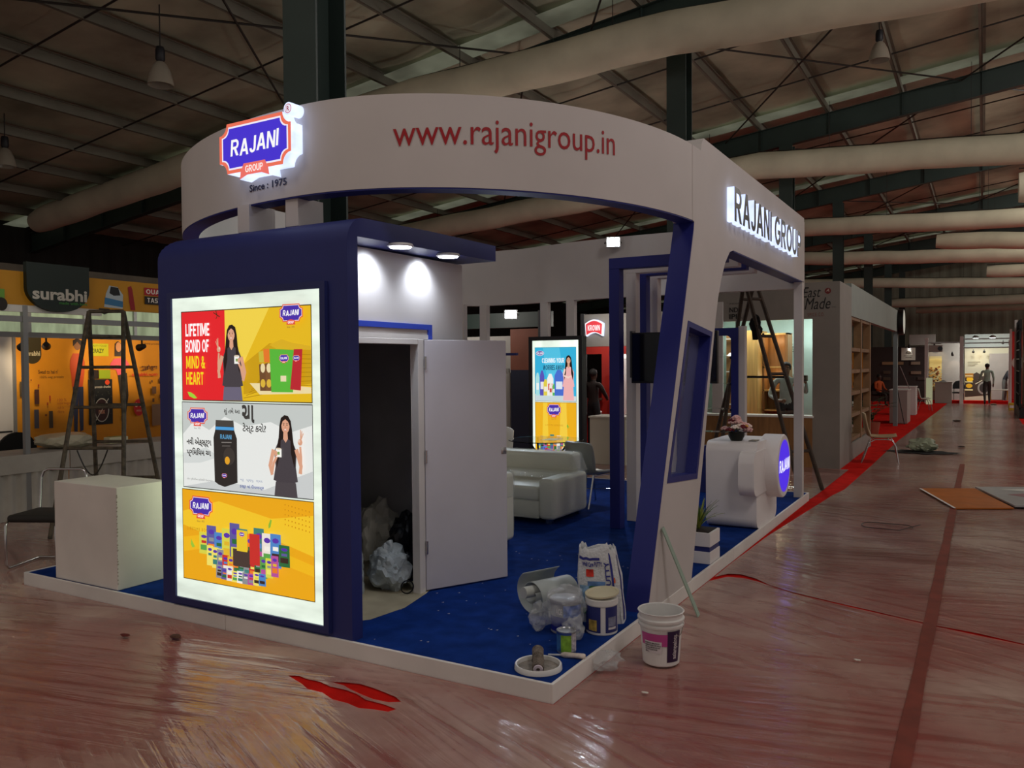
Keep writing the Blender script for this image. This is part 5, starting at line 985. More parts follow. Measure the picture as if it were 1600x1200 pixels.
A = Art((-8.028, 0, 0), (0, 1, 0), (0, 0, 1), 1, 1, 0, 'headprint', .001); A.txt('surabhi', 1.80, 2.50, 2.70, 2.85, '#c9c3b8', .03); A.txt('made with love', 2.13, 2.50, 2.655, 2.69, '#3f8a3a', .02); A.build('name_lettering', t)
for z0, z1, x in ((2.42, 2.49, -8.13), (2.26, 2.33, -8.9)): tag(B().box(x - .02, x + .02, 0, 6.0, z0, z1).build('stand_beam', ALU), ('upper aluminium beam under the yellow header board' if z0 > 2.4 else 'lower aluminium beam carrying the spotlights of the yellow stand'), 'beam')
for y in (1.72, 4.1): tag(B().box(-8.16, -8.10, y, y + .06, 0, 2.62).build('stand_post', ALU), ('aluminium post at the left of the dark name sign' if y < 2 else 'aluminium post of the yellow stand hidden behind the blue cabin'), 'post')
def table(label, y0, y1):
    t = thing('skirted_table', label, 'table', (-8.45, (y0 + y1) / 2, .006), group='skirted tables of the yellow stand'); wbuild(B().box(-8.85, -8.08, y0, y1, .77, .80), 'top', TABLEW, t); wbuild(B().box(-8.085, -8.07, y0, y1, .58, .803), 'cloth_drop', TABLEW, t)
    n = int((y1 - y0) / .025); v = []
    for i in range(n + 1):
        y = y0 + (y1 - y0) * i / n; x = -8.10 + .018 * math.sin(i * 1.05) + .01 * noise.noise(Vector((0, y * 3, 0))); v += [(x - .005, y, .012), (x, y, .6)]
    wbuild(B().add(v, [(2 * i, 2 * i + 2, 2 * i + 3, 2 * i + 1) for i in range(n)]), 'pleated_skirt', TABLEW, t, smooth=60)
    for y in (y0 + .06, y1 - .06):
        for x in (-8.8, -8.14): wbuild(B().tube([(x, y, .012), (x, y, .77)], .014, 6), 'leg', ALU, t)
table('long white skirted table at the left edge of the picture', -.6, 2.25); table('white skirted table behind the tall ladder', 2.262, 4.6)
def backchair(label, x, y, rz):
    t = thing('black_chair', label, 'chair', (x, y, .006), rz); B().rbox(-.24, .24, -.23, .23, .42, .49, .03, 2).build('seat', BLACK, t, smooth=40)
    p = [(-.25, .62)] + [(-.25 * math.cos(PI * i / 14), .72 + .27 * math.sin(PI * i / 14)) for i in range(15)] + [(.25, .62)]; B().prism(p[::-1], (0, .26, 0), (1, 0, 0), (0, 0, 1), .06).build('backrest', M('black_upholstery', '#0d0c0c', .8), t, bevel=.012)
    for x_ in (-.2, .2):
        for y_ in (-.19, .21): B().tube([(x_, y_, .42), (x_ * 1.08, y_ * 1.05, 0)], .012, 6).build('leg', BLACK, t)
        B().tube([(x_, .21, .44), (x_, .24, .72)], .012, 6).build('back_support', BLACK, t)
    return t
backchair('black round-backed chair half cut by the left edge', -8.98, 1.72, PI / 2 + .1); backchair('black round-backed chair beside the wrapped pile on the table', -9.02, 2.22, PI / 2 - .1)
t = thing('wrapped_pile', 'pile of goods under clouded plastic on the left table', 'pile', (-8.5, 2.6, .81)); crumple(((0, -.15, .09), (.26, .38, .10)), 'plastic_wrap', M('clouded_plastic', '#b9b19c', .4, spec=.5, var=.15, bump=.6, bscale=9), t, 21, .25)
t = thing('small_box', 'small cream box with olive lid on the table behind the ladder', 'box', (-8.4, 3.12, .806)); B().rbox(-.07, .07, -.14, .14, 0, .09, .008, 2).build('carton', M('cream_carton', '#cfc7a8', .6), t); B().box(-.05, .05, -.11, .11, .09, .096).build('lid', M('olive_lid', '#8e9256', .6), t)
def spot(label, x, y, z, tx, ty, tz, e, col=(1, .74, .42), name='spotlight', size=1.1, em=9):
    t = thing(name, label, 'lamp', (x, y, z)); d = (Vector((tx, ty, tz)) - Vector((x, y, z))).normalized()
    B().tube([(0, 0, .10), (0, 0, .0)], .012, 6).build('stem', BLACK, t); B().tube([-d * .07, d * .05, d * .09], [.035, .05, .055], 16).build('lamp_head', M('lamp_black', '#1a1816', .5), t, smooth=50); U, V = frame(d)
    B().add([d * .092 + (U * math.cos(2 * PI * i / 14) + V * math.sin(2 * PI * i / 14)) * .048 for i in range(14)], [tuple(range(14))]).build('lens', M('warm_lens' if col[2] < .7 else 'cool_lens', '#ffe2b0' if col[2] < .7 else '#eef4ff', emit=em), t, fix=False)
    ld = bpy.data.lights.new('spot_lamp', 'SPOT'); ld.energy = e; ld.spot_size = size; ld.spot_blend = .6; ld.color = col; ld.shadow_soft_size = .04; lo = bpy.data.objects.new('spot_lamp', ld); COL.objects.link(lo); lo.location = Vector((x, y, z)) + d * .12; lo.rotation_euler = d.to_track_quat('-Z', 'Y').to_euler(); return t
spot('bright spotlight over the left corner of the yellow wall', -8.96, 2.50, 2.165, -10.2, 3.25, 1.95, 50); spot('spotlight above the middle of the yellow wall', -8.96, 3.95, 2.165, -10.2, 4.15, 2.0, 48); spot('spotlight above the right part of the yellow wall', -8.96, 4.9, 2.165, -10.2, 4.85, 1.95, 32)
spot('spotlight on the white panel at the left picture edge', -8.96, 2.2, 2.165, -10.2, 2.35, 1.6, 40, (1, .84, .58))
wl = thing('white_stand_wall', 'white lit panel of the next stand at the left picture edge', 'wall panel', (-10.2, 2, 0)); wbuild(B().box(-10.26, -10.2, .2, 2.72, 0, 2.34), 'panel', WHITE, wl); wbuild(B().box(-10.2, -10.19, .2, 2.7, .93, .95), 'dark_strip', BLACK, wl); wbuild(B().box(-10.25, -10.17, 2.72, 2.76, 0, 2.36), 'edge_post', ALU, wl)
# partition with translucent panes behind the yellow stand
pt = thing('wall_partition', 'dark partition with translucent panes behind the yellow stand', 'wall', (-12, 5, 0), kind='structure')
wbuild(B().box(-12.1, -12.0, -1, 9.5, 0, 2.25).box(-12.1, -12.0, -1, 9.5, 3.05, 3.6), 'boarding', M('dim_boarding', '#5f584c', .7, var=.2), pt)
for y in range(-1, 10): wbuild(B().box(-12.09, -12.0, y - .03, y + .03, 2.25, 3.05), 'mullion', ALU, pt)
wd = tag(B().box(-12.07, -12.05, -1, 9.5, 2.25, 3.05).build('window_1', M('daylit_fibreglass', '#c3d2a8', .5, emit=.42, var=.35, vscale=2.2, stretch=(1, 3, .6))), 'row of streaky translucent panes glowing behind the yellow stand', 'window', kind='structure')

# ---------------------------------------------------------------- stands seen through the booth
RED = M('red_emulsion', '#a8281f', .5, var=.08); GREYW = M('stand_grey', '#7c7872', .65, var=.06); BROWN = M('brown_panel', '#7a4634', .6, var=.1)
kr = thing('red_white_stand', 'red framed white stand with a glowing arched sign behind the booth', 'stand', (-4.8, 13, 0))
wbuild(B().box(-5.85, -3.2, 13.0, 13.12, 2.25, 2.98), 'header', GREYW, kr); wbuild(B().box(-5.85, -3.2, 13.01, 13.11, 2.08, 2.25).box(-5.42, -5.18, 13.0, 13.12, .0, 2.08), 'red_frame', RED, kr); wbuild(B().box(-5.93, -5.85, 12.98, 13.14, 0, 3.0), 'dark_post', M('charcoal_post', '#2c2c2e', .5), kr)
wbuild(B().box(-5.85, -3.2, 15.0, 15.06, 0, 2.6), 'rear_wall', WHITE, kr); wbuild(B().box(-5.85, -5.2, 14.2, 14.26, 1.98, 2.08).box(-5.50, -5.42, 14.2, 14.26, .8, 2.0).box(-5.85, -5.45, 14.2, 14.26, 1.45, 1.48), 'white_frame', WHITE, kr)
wbuild(B().rbox(-5.85, -5.35, 13.15, 13.6, 0, .70, .06, 4), 'red_counter', RED, kr, smooth=40); wbuild(B().box(-5.86, -5.3, 13.12, 13.62, .70, .76), 'counter_top', WHITE, kr); wbuild(B().tube([(-5.84, 14.1, 1.9), (-5.45, 14.1, .9)], .02, 6), 'leaning_pole', BLACK, kr)
def arcsign(w, h, r): return [(-w / 2 * .92, -h * .5)] + [(w / 2 * .92 * (-1 + 2 * i / 8), -h * .5 + h * .22 * math.sin(PI * i / 8)) for i in range(1, 8)] + [(w / 2 * .92, -h * .5), (w / 2, h * .3)] + [(w / 2 * (1 - 2 * i / 8), h * .3 + h * .25 * math.sin(PI * i / 8)) for i in range(1, 8)] + [(-w / 2, h * .3)]
t = thing('arched_sign', 'small red arched sign glowing white at its rim, on the grey header', 'sign', (-5.56, 12.98, 2.66)); B().prism(arcsign(.44, .36, 0), (0, .02, 0), (1, 0, 0), (0, 0, 1), .1).build('lit_body', WG, t)
A = Art((0, -.081, 0), (1, 0, 0), (0, 0, 1), 1, 1, 1.0, 'arch', .001); A.poly(arcsign(.44, .36, 0), '#f4f2f8'); A.poly(arcsign(.40, .30, 0), '#d83a44'); A.word('KROWN', -.15, .15, -.055, .07, '#f8eef0'); A.b.build('sign_face', None, t, fix=False)
t = thing('white_box_counter', 'cream white box counter standing between the booth and the red stand', 'counter', (-4.7, 10.2, 0)); wbuild(B().box(-4.72 + .42, -3.6, 9.9, 10.5, .006, .86), 'body', M('cream_board', '#b9b5a6', .6), t); wbuild(B().box(-4.32, -3.58, 9.88, 10.52, .86, .89), 'top', M('cream_top', '#c6c2b4', .5), t)
ld = bpy.data.lights.new('stand_or_fill_light', 'POINT'); ld.energy = 120; ld.color = (1, .95, .9); ld.shadow_soft_size = .2; lo = bpy.data.objects.new('stand_or_fill_light', ld); COL.objects.link(lo); lo.location = (-4.9, 13.9, 2.5)
for _p, _e in (((-5.05, 12.1, 2.75), 45), ((-6.9, 8.9, 2.9), 50)):  # added lights without fixtures, brightening the red stand's front and the grey stand
    ld = bpy.data.lights.new('stand_or_fill_light', 'POINT'); ld.energy = _e; ld.color = (1, .93, .86); ld.shadow_soft_size = .15; lo = bpy.data.objects.new('stand_or_fill_light', ld); COL.objects.link(lo); lo.location = _p
gs = thing('grey_stand', 'grey-white partition with doors, faint lettering and a brown panel behind the booth', 'stand', (-7, 10, 0)); GW2 = M('dusty_white_board', '#a3a09a', .7, var=.08)
wbuild(B().box(-9, -6.05, 10.0, 10.08, 0, 2.42), 'wall', GW2, gs); wbuild(B().box(-6.05, -5.42, 10.0, 10.08, 1.75, 2.55), 'brown_panel', BROWN, gs); wbuild(B().box(-6.05, -5.42, 10.0, 10.08, 0, 1.75), 'navy_panel', M('navy_panel', '#1a2036', .6), gs); wbuild(B().box(-5.42, -5.3, 9.98, 10.1, 0, 2.9), 'dark_post', M('charcoal_post', '#2c2c2e', .5), gs)
wbuild(B().box(-6.48, -6.16, 9.985, 10.0, 1.0, 1.62), 'window_panel', M('dark_glass_panel', '#1c1e24', .3), gs); wbuild(B().box(-6.24, -6.15, 9.985, 10.0, .40, .62), 'lock_plate', BLACK, gs); wbuild(B().box(-6.62, -6.08, 9.98, 10.0, 1.70, 1.78).box(-6.62, -6.56, 9.98, 10.0, .1, 1.7).box(-6.12, -6.06, 9.98, 10.0, .1, 1.7), 'door_frame', M('dusty_frame', '#86837e', .6), gs)
A = Art((0, 9.997, 0), (1, 0, 0), (0, 0, 1), 1, 1, 0, 'faint', .001); A.txt('UNIVERSAL', -7.35, -6.55, 2.12, 2.22, '#5c5a58', .01); A.rect(-7.38, 2.05, -6.55, 2.065, '#4a4848'); A.rect(-6.97, 1.7, -6.955, 2.35, '#4a4848'); A.build('faint_lettering', gs)
wbuild(B().box(-9, -5.3, 10.3, 10.4, 2.6, 2.9), 'green_beam', STEELG, gs)

# ---------------------------------------------------------------- grey spice stand on the aisle
em = thing('spice_stand', 'grey corner stand with lit pale green interior and wooden lattice shelf', 'stand', (-1.8, 11.1, 0))
WL = M('stand_warm_grey', '#827d76', .65, var=.05); TEAL = M('pale_green_wall', '#b6ccc4', .65, var=.04); OAK = M('oak_laminate', '#8a6238', .5, var=.25, vscale=3, stretch=(6, 6, .6)); PINE = M('pale_ply', '#c39a58', .5, var=.2, vscale=3, stretch=(8, 8, .5))
E0 = 11.08
wbuild(holed(B(), [(-3.2, 0), (-.12, 0), (-.12, 3.25), (-3.2, 3.25)], [[(-3.0, .90), (-.57, .90), (-.57, 2.62), (-3.0, 2.62)]], (0, E0 + .12, 0), (1, 0, 0), (0, 0, 1), .12), 'front_wall', WL, em)
wbuild(B().box(-.24, -.12, E0 + .12, 12.5, 0, 3.25), 'corner_wall', WL, em); wbuild(B().box(-.24, -.12, 12.5, 22.2, 2.72, 3.33), 'side_fascia', M('grey_green_fascia', '#87908a', .65, var=.05), em); wbuild(B().box(-.24, -.13, 22.0, 22.2, .0, 2.72), 'end_post', M('grey_blue_post', '#7c8a8c', .6), em)
wbuild(B().box(-3.0, -.57, E0 - .02, E0, 0.01, .88), 'wood_front', OAK, em); wbuild(B().box(-3.0, -.55, E0 - .04, E0 + .3, .88, .915), 'counter_top', M('white_top', '#d6d2cc', .4), em)
wbuild(B().box(-3.1, -.3, 13.9, 14.0, 0, 3.2).box(-3.2, -3.1, E0 + .12, 14, 0, 3.2).box(-.36, -.3, E0 + .12, 13.9, 0, 3.2), 'inner_wall', TEAL, em); wbuild(B().box(-3.1, -.3, E0 + .12, 13.9, 3.05, 3.1), 'inner_ceiling', TEAL, em)
wbuild(B().box(-2.38, -2.32, 12.6, 13.4, .1, 2.55), 'shelf_side', M('white_top', '#d6d2cc', .4), em); wbuild(B().box(-2.32, -1.86, 12.55, 13.4, .05, 2.5), 'ply_panel', PINE, em)
for i in range(7): wbuild(B().box(-2.5, -2.31, 12.56, 12.6, .35 + .33 * i, .37 + .33 * i), 'shelf_edge', M('white_top', '#d6d2cc', .4), em)
wbuild(B().box(-2.5, -2.33, 12.62, 13.3, .1, 2.5), 'shelf_back', OAK, em)
wbuild(B().box(-1.86, -1.36, 13.3, 13.4, .1, 2.45).box(-1.40, -1.36, 12.95, 13.3, .1, 2.45).box(-1.86, -1.82, 12.95, 13.3, .1, 2.45), 'shelf_carcass', OAK, em)
for z in (.88, 1.28, 1.75, 2.42): wbuild(B().box(-1.86, -1.36, 12.95, 13.3, z, z + .03), 'shelf_board', PINE, em)
A = Art((-.27, 13.897, 0), (1, 0, 0), (0, 0, 1), 1, 1, 0, 'stall', .001); A.txt('TRADITIONAL', -1.33, -1.08, 2.22, 2.25, '#5c6c66'); A.txt('SPICES', -1.33, -1.04, 2.13, 2.19, '#4c5c56', .03); A.rect(-1.33, 2.08, -1.08, 2.10, '#6c7c76'); A.rect(-.45, 1.3, -.12, 2.25, '#e8ece8'); A.poly([(-1.3, 1.6), (-1.2, 1.85), (-1.1, 1.6)], '#dfe8e2')
for k in range(7): A.line([(-.41 + .03 * k, 1.35), (-.37 + .02 * k, 1.6 + .05 * (k % 3))], .01, ('#b0603c', '#5a6a5c')[k % 2])
A.line([(-1.26, 1.45), (-1.2, 1.6), (-1.14, 1.45), (-1.2, 1.3)], .02, '#b0603c'); A.build('wall_print', em)
A = Art((0, E0 - .003, 0), (1, 0, 0), (0, 0, 1), 1, 1, 0, 'stall', .001)
A.txt('East', -.735, -.43, 2.99, 3.17, '#12100f', 0, shear=.3); A.txt('Made', -.70, -.27, 2.78, 2.98, '#12100f', 0, shear=.3); A.ell(-.315, 3.09, .052, .052, '#6e1c1c'); A.poly([(-.35, 3.08), (-.30, 3.13), (-.29, 3.07), (-.31, 3.085)], '#a89488'); A.txt('SPICE CO.', -.65, -.37, 2.655, 2.72, '#7c4238', spacing=1.3); A.txt('foods', -.25, -.19, 2.80, 2.82, '#3c3836')
A.txt('INDIAN', -2.02, -1.78, 2.93, 2.95, '#3a3432'); A.txt('ND', -2.02, -1.86, 2.78, 2.87, '#1c1816', .03); A.txt('IPI', -2.02, -1.88, 2.66, 2.75, '#1c1816', .03); A.txt('SPICES', -1.84, -1.74, 2.66, 2.69, '#3a3432')
A.build('header_lettering', em); wbuild(B().box(-2.33, -2.13, E0 - .05, E0 - .01, .93, 2.98), 'white_post', WHITE, em)
# lattice shelf along the aisle
LT = M('lattice_wood', '#7a5a3a', .6, var=.25, vscale=4)
for y in (12.55, 14.05, 15.55): wbuild(B().box(-.27, -.13, y - .09, y + .09, .32, 2.76), 'lattice_post', LT, em)
for z in (.34, .80, 1.22, 1.64, 2.06, 2.66): wbuild(B().box(-.50, -.14, 12.6, 15.55, z, z + .07), 'lattice_rail', LT, em)
wbuild(B().box(-.5, -.12, 12.5, 15.6, .006, .32), 'lattice_base', WL, em)
for y in (13.1, 13.6, 14.6, 15.1):
    for z in (.87, 1.29, 1.71):
        wbuild(B().lathe([(0, 0), (.05, 0), (.055, .08), (.04, .12), (.04, .15), (0, .15)], (-.3, y, z), n=12), 'jar', M('jar_mix_%d' % (int(y * 2) % 3), ('#7a3a2a', '#8c8478', '#5a4634')[int(y * 2) % 3], .4), em, smooth=50)
t = thing('round_sign', 'black rimmed round sign seen edge on at the far end of the grey stand', 'sign', (-.11, 22.1, 3.0)); B().lathe([(0, 0), (.36, 0), (.37, .02), (.37, .14), (.35, .15), (0, .15)], (0, 0, 0), (1, 0, 0), 32).build('drum', BLACK, t, smooth=40); B().lathe([(0, .152), (.33, .152), (.34, .15)], (0, 0, 0), (1, 0, 0), 32).build('lit_face', M('round_sign_face', '#d8d4c4', .5, emit=.5), t, smooth=40)
def lamp(kind, loc, e, col, size=.4, rot=None, spot=1.6):
    ld = bpy.data.lights.new('stand_or_fill_light', kind); ld.energy = e; ld.color = col
    if kind == 'AREA': ld.size = size
    elif kind == 'SPOT': ld.spot_size = spot; ld.spot_blend = .7; ld.shadow_soft_size = .08
    else: ld.shadow_soft_size = size
    lo = bpy.data.objects.new('stand_or_fill_light', ld); COL.objects.link(lo); lo.location = loc
    if rot: lo.rotation_euler = Vector(rot).to_track_quat('-Z', 'Y').to_euler()
    return lo
t = thing('ceiling_panel_lamp', 'white rectangular lamp glowing inside the spice stand', 'lamp', (-2.0, 12.4, 3.04)); B().box(-.3, .3, -.15, .15, -.03, 0).build('housing', ALU, t); B().box(-.28, .28, -.13, .13, -.034, -.0305).build('diffuser', M('panel_led', '#eef6f2', emit=7), t)
lamp('AREA', (-2.0, 12.4, 2.99), 38, (.93, 1, .96), .5); lamp('AREA', (-.7, 13.2, 2.99), 24, (.9, 1, .97), .3); lamp('POINT', (-1.6, 13.1, 2.3), 3, (1, .82, .5), .05); lamp('POINT', (-1.6, 13.1, 1.6), 2, (1, .82, .5), .05)
t = thing('pendant_lamp', 'white bowl lamp hanging inside the spice stand, seen through the glass shelves', 'lamp', (-2.12, 11.9, 2.02)); B().lathe([(0, .04), (.12, .03), (.16, -.02), (.15, -.03), (0, -.02)], n=20).build('bowl', M('bowl_lit', '#f2f4ee', emit=1.5), t, smooth=50); B().tube([(0, 0, .03), (0, 0, 1.03)], .006, 5).build('cable', BLACK, t)
# inside the open bay of the spice stand: planters, tables and seats
def palm(label, loc, n, h, seed, pot='#d2d0c8'):
    t = thing('potted_palm', label, 'plant', loc); r = random.Random(seed); B().lathe([(0, 0), (.14, 0), (.19, .32), (.17, .32), (.16, .28), (0, .28)], n=18).build('pot', M('palm_pot' + pot, pot, .5), t, smooth=50); mt = M('palm_leaf', '#2a4424', .5, var=.3)
    for i in range(n):
        a = r.uniform(0, 6.28); ln = h * r.uniform(.7, 1.1); lean = r.uniform(.25, 1.0); q = B(); k = 7; c = []
        for j in range(k + 1): s = j / k; c.append(Vector((ln * s * math.sin(lean * s * 1.3) * math.cos(a), ln * s * math.sin(lean * s * 1.3) * math.sin(a), .3 + ln * s * math.cos(lean * s * 1.2))))
        sd = Vector((-math.sin(a), math.cos(a), 0))
        for j in range(1, k):
            for s in (-1, 1): L = .16 * h * math.sin(PI * j / k) + .03; d = (c[j + 1] - c[j - 1]).normalized(); tip = c[j] + sd * s * L * .8 + d * L * .8 + Vector((0, 0, -.02)); q.add([c[j] - d * .018, c[j] + d * .03, tip], [(0, 1, 2)])
        q.tube(c, .005, 4); q.build('frond', mt, t, fix=False)
    return t
palm('leafy palm in a white pot at the mouth of the spice stand', (-.55, 16.3, .006), 16, .95, 1); palm('smaller palm with reddish flowers beside the leafy palm', (-.42, 18.6, .006), 12, .7, 2, '#8c4a38')
t = thing('cloth_table', 'white clothed table inside the open bay of the spice stand', 'table', (-1.5, 19, .006)); wbuild(B().rbox(-2.5, -.85, 18.9, 19.7, .02, .80, .05, 3), 'table_cloth', M('bay_cloth', '#cfcac0', .7, var=.1), t, smooth=40); wbuild(B().box(-2.3, -1.0, 19.0, 19.6, 0.006, .03), 'base', BLACK, t)
def shell_chair(label, loc, rz, col, legm, k=1):
    t = thing('shell_chair', label, 'chair', loc, rz); b = B(); n = 10
    prof = [(-.22, .455), (-.18, .44), (.0, .425), (.14, .43), (.20, .47), (.235, .58), (.26, .72), (.275, .86)]
    for j, (y, z) in enumerate(prof):
        for i in range(n + 1): s = i / n * 2 - 1; wv = (.2, .225, .235, .225, .215, .22, .215, .18)[j]; b.v.append((s * wv, y - (.05 * s * s if j > 3 else 0), z + (.025 * s * s if j < 4 else 0) - (.03 * s ** 4 if j == 7 else 0)))
    b.f = [(j * (n + 1) + i, j * (n + 1) + i + 1, (j + 1) * (n + 1) + i + 1, (j + 1) * (n + 1) + i) for j in range(len(prof) - 1) for i in range(n)]; b.m = [0] * len(b.f)
    o = b.build('seat_shell', M('shell_' + col, col, .45), t, smooth=60); so = o.modifiers.new('thick', 'SOLIDIFY'); so.thickness = .014
    for s in (-1, 1): B().tube([(s * .20, -.24, 0), (s * .185, -.2, .30), (s * .18, -.15, .405), (s * .18, -.06, .415), (s * .18, .08, .41), (s * .185, .16, .36), (s * .2, .27, 0)], .011, 8).build('leg_hoop', legm, t, smooth=50)
    B().tube([(-.18, -.1, .41), (.18, -.1, .41)], .01, 6).build('cross_bar', legm, t); return t
shell_chair('beige plastic shell chair on the red carpet strip by the spice stand', (.40, 12.4, .012), PI / 2 + .12, '#a08868', CHROME).scale = (1.15, 1.2, 1.06)
shell_chair('distant white shell chair beside the white counters down the aisle', (.08, 30.5, .012), PI / 2 + .3, '#cfd0c4', ALU)

# ---------------------------------------------------------------- step ladder behind the booth
ladder('tall dark bamboo ladder standing between the booth and the spice stand', (.02, 8.50), (-.24, 8.22), (-1.76, 8.68), (-1.50, 8.40), (-.97, 8.62), (-1.08, 8.42), 3.12, (.18, .36, .54, .72, .9), WOODD, .062)
tag(B().tube([(-1.20, 8.62, 1.64), (-.50, 8.44, 1.64)], .018, 6).build('spreader_pole', BLACK), 'black pole tied level across the dark bamboo ladder', 'pole')
t = thing('cloth_bag', 'black cloth bag hanging high on the dark bamboo ladder', 'bag', (-.90, 8.40, 2.36)); crumple(((0, 0, 0), (.075, .05, .17)), 'bag_body', M('black_cloth', '#0c0a0c', .9), t, 31, .5)

# ---------------------------------------------------------------- things lying in the aisle
t = thing('rubbish_heap', 'grey-green plastic bag heap on a black cloth in the middle of the aisle', 'bag', (.95, 14.6, .016)); crumple(((0, .06, .13), (.25, .22, .145)), 'bag_body', M('grey_green_bag', '#8a917a', .4, spec=.5, var=.25, vscale=5, bump=.7, bscale=9), t, 41, .35, 4)
b = B(); n = 22; b.add([(0, 0, .014)] + [((.62 + .14 * math.sin(i * 1.9)) * math.cos(2 * PI * i / n), (.38 + .08 * math.sin(i * 2.7)) * math.sin(2 * PI * i / n) - .05, .006) for i in range(n)], [(0, 1 + i, 1 + (i + 1) % n) for i in range(n)]); b.build('black_cloth', M('black_cloth', '#0c0a0c', .9), t)
t = thing('orange_board', 'orange print board lying face up on the aisle film', 'board', (1.8, 8.5, .014)); wbuild(B().prism([(1.24, 9.15), (1.72, 7.58), (2.36, 7.92), (1.92, 9.50)], (0, 0, .016), (1, 0, 0), (0, 1, 0), .014), 'sheet', M('orange_print', '#b0601a', .5, spec=.3, var=.15, bump=.4, bscale=6), t); wbuild(B().prism([(1.23, 9.13), (1.71, 7.56), (1.735, 7.572), (1.255, 9.14)], (0, 0, .0305), (1, 0, 0), (0, 1, 0), .004), 'white_edge', WHITE2, t)
t = thing('white_print_board', 'white framed print board lying over the orange board at the right edge', 'board', (2.8, 8.8, .03)); wbuild(B().prism([(1.93, 9.5), (2.37, 7.97), (3.9, 8.55), (3.4, 10.2)], (0, 0, .033), (1, 0, 0), (0, 1, 0), .02), 'sheet', M('white_print_face', '#a3a5a6', .3, spec=.5, var=.12), t)
A = Art((0, 0, .0535), (1, 0, 0), (0, 1, 0), 1, 1, 0, 'board', .0006); A.poly([(2.3, 8.9), (2.5, 8.75), (2.8, 8.8), (2.9, 9.1), (2.6, 9.2)], '#8a5a60'); A.poly([(2.75, 8.45), (2.8, 8.32), (3.2, 8.48), (3.1, 8.6)], '#2c3450'); A.poly([(2.2, 9.35), (2.5, 9.3), (2.9, 9.5), (2.5, 9.55)], '#c8c8c2'); A.build('print', t)
tag(B().tube([(1.1 + .26 * math.cos(a * .33), 6.0 + .2 * math.sin(a * .33), .022 + .006 * math.sin(a)) for a in range(17)] + [(1.42, 6.22, .03)], .004, 5).build('wire_loop', BLACK), 'loop of thin black wire lying on the aisle film', 'wire')
for k, (x, y, s, m, lab) in enumerate(((1.32, 24.6, .12, '#4a3c34', 'crumpled brown scrap far along the aisle centre'), (.9, 16.9, .07, '#1a1614', 'small dark lump behind the rubbish heap'), (1.62, 16.0, .07, '#2a2220', 'thin dark scrap on the tape line beyond the rubbish heap'), (2.4, 36.2, .12, '#7a6a5a', 'pale crumpled paper at the far right of the aisle'), (1.36, 1.45, .02, '#d8d2c8', 'tiny white crumb on the film near the tape'), (.40, .35, .02, '#d8d2c8', 'tiny white crumb near the white bucket'), (-2.72, -.30, .05, '#4a2c24', 'dark leaf scrap on the film before the left plinth'), (-3.05, -.45, .04, '#5a1c18', 'reddish scrap on the film left of the light box'))):
    b = B(); b.ico((x, y, .02 + s * .1), s, 2, (1, .6, .16 if s < .1 else .25), .5, k); tag(b.build('litter_scrap', M('litter_' + m, m, .8), smooth=30), lab, 'litter', 'scraps lying on the aisle film')
# ---------------------------------------------------------------- far stands at the end of the aisle
def counter(label, x0, x1, y0, y1, h, m, m2):
    t = thing('display_counter', label, 'counter', ((x0 + x1) / 2, y0, .006)); wbuild(B().box(x0, x1, y0, y1, .012, h - .03), 'body', m, t); wbuild(B().box(x0 - .02, x1 + .02, y0 - .02, y1 + .02, h - .03, h), 'top', m2, t); return t
counter('white box counter with grey front just past the spice stand', -.42, .06, 23.0, 24.2, 1.02, M('counter_grey_rose', '#a39a96', .6), WHITE); counter('second white box counter farther down the aisle side', -.62, .0, 27.4, 28.2, 1.0, WHITE, WHITE)
tag(B().tube([(-.32, 22.75, 1.75), (.02, 22.55, .012)], .012, 6).build('leaning_pole', BLACK), 'thin dark pole leaning on the grey fronted counter', 'pole')
tag(B().tube([(-.12, 22.8, 1.72), (.12, 23.1, 1.03)], .012, 6).build('short_pole', ALU), 'thin metal pole propped on top of the grey fronted counter', 'pole')
bs = thing('brown_stand', 'dark brown stand wall with a square white notice down the aisle', 'stand', (-1.4, 38, 0)); FB = M('far_brown', '#2b1f1c', .6, var=.1)
wbuild(B().box(-2.9, -.24, 38.0, 38.1, 0, 2.56), 'wall', FB, bs); wbuild(B().box(-1.28, -.70, 37.93, 37.99, 1.93, 2.50), 'notice', M('notice_white', '#c9c4b4', .6), bs)
A = Art((0, 37.925, 0), (1, 0, 0), (0, 0, 1), 1, 1, 0, 'far', .002); A.poly([(-1.08, 2.3), (-.98, 2.4), (-.88, 2.3), (-.88, 2.24), (-1.08, 2.24)], '#5a5248'); A.rect(-1.15, 2.12, -.8, 2.15, '#8a8478'); A.rect(-1.1, 2.04, -.85, 2.07, '#8a8478'); A.build('notice_print', bs)
for x0, x1, z, c in ((-2.1, -1.2, 1.72, '#8a6a4a'), (-.88, -.50, 1.72, '#8a7460'), (-.88, -.46, 1.28, '#7c6250'), (-2.05, -1.75, 1.3, '#4a3a2c'), (-2.05, -1.75, 1.0, '#4a3a2c'), (-.6, -.3, 1.02, '#40302c')): wbuild(B().box(x0, x1, 37.97, 38.0, z, z + .14), 'wood_bar', M('bar_' + c, c, .6), bs)
wbuild(B().box(-.95, .12, 37.9, 38.05, 2.62, 3.1), 'fascia_box', M('far_grey', '#97928c', .6), bs)
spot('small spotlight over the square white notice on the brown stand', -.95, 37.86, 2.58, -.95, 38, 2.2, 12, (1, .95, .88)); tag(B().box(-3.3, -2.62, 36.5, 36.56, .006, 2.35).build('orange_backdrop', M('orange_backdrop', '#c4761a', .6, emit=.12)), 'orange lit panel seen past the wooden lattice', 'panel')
ns = thing('nut_stand', 'grey stand with a nut picture panel at the end of the aisle', 'stand', (.6, 38.4, 0)); FG = M('far_wall_grey', '#8d857d', .65, var=.06)
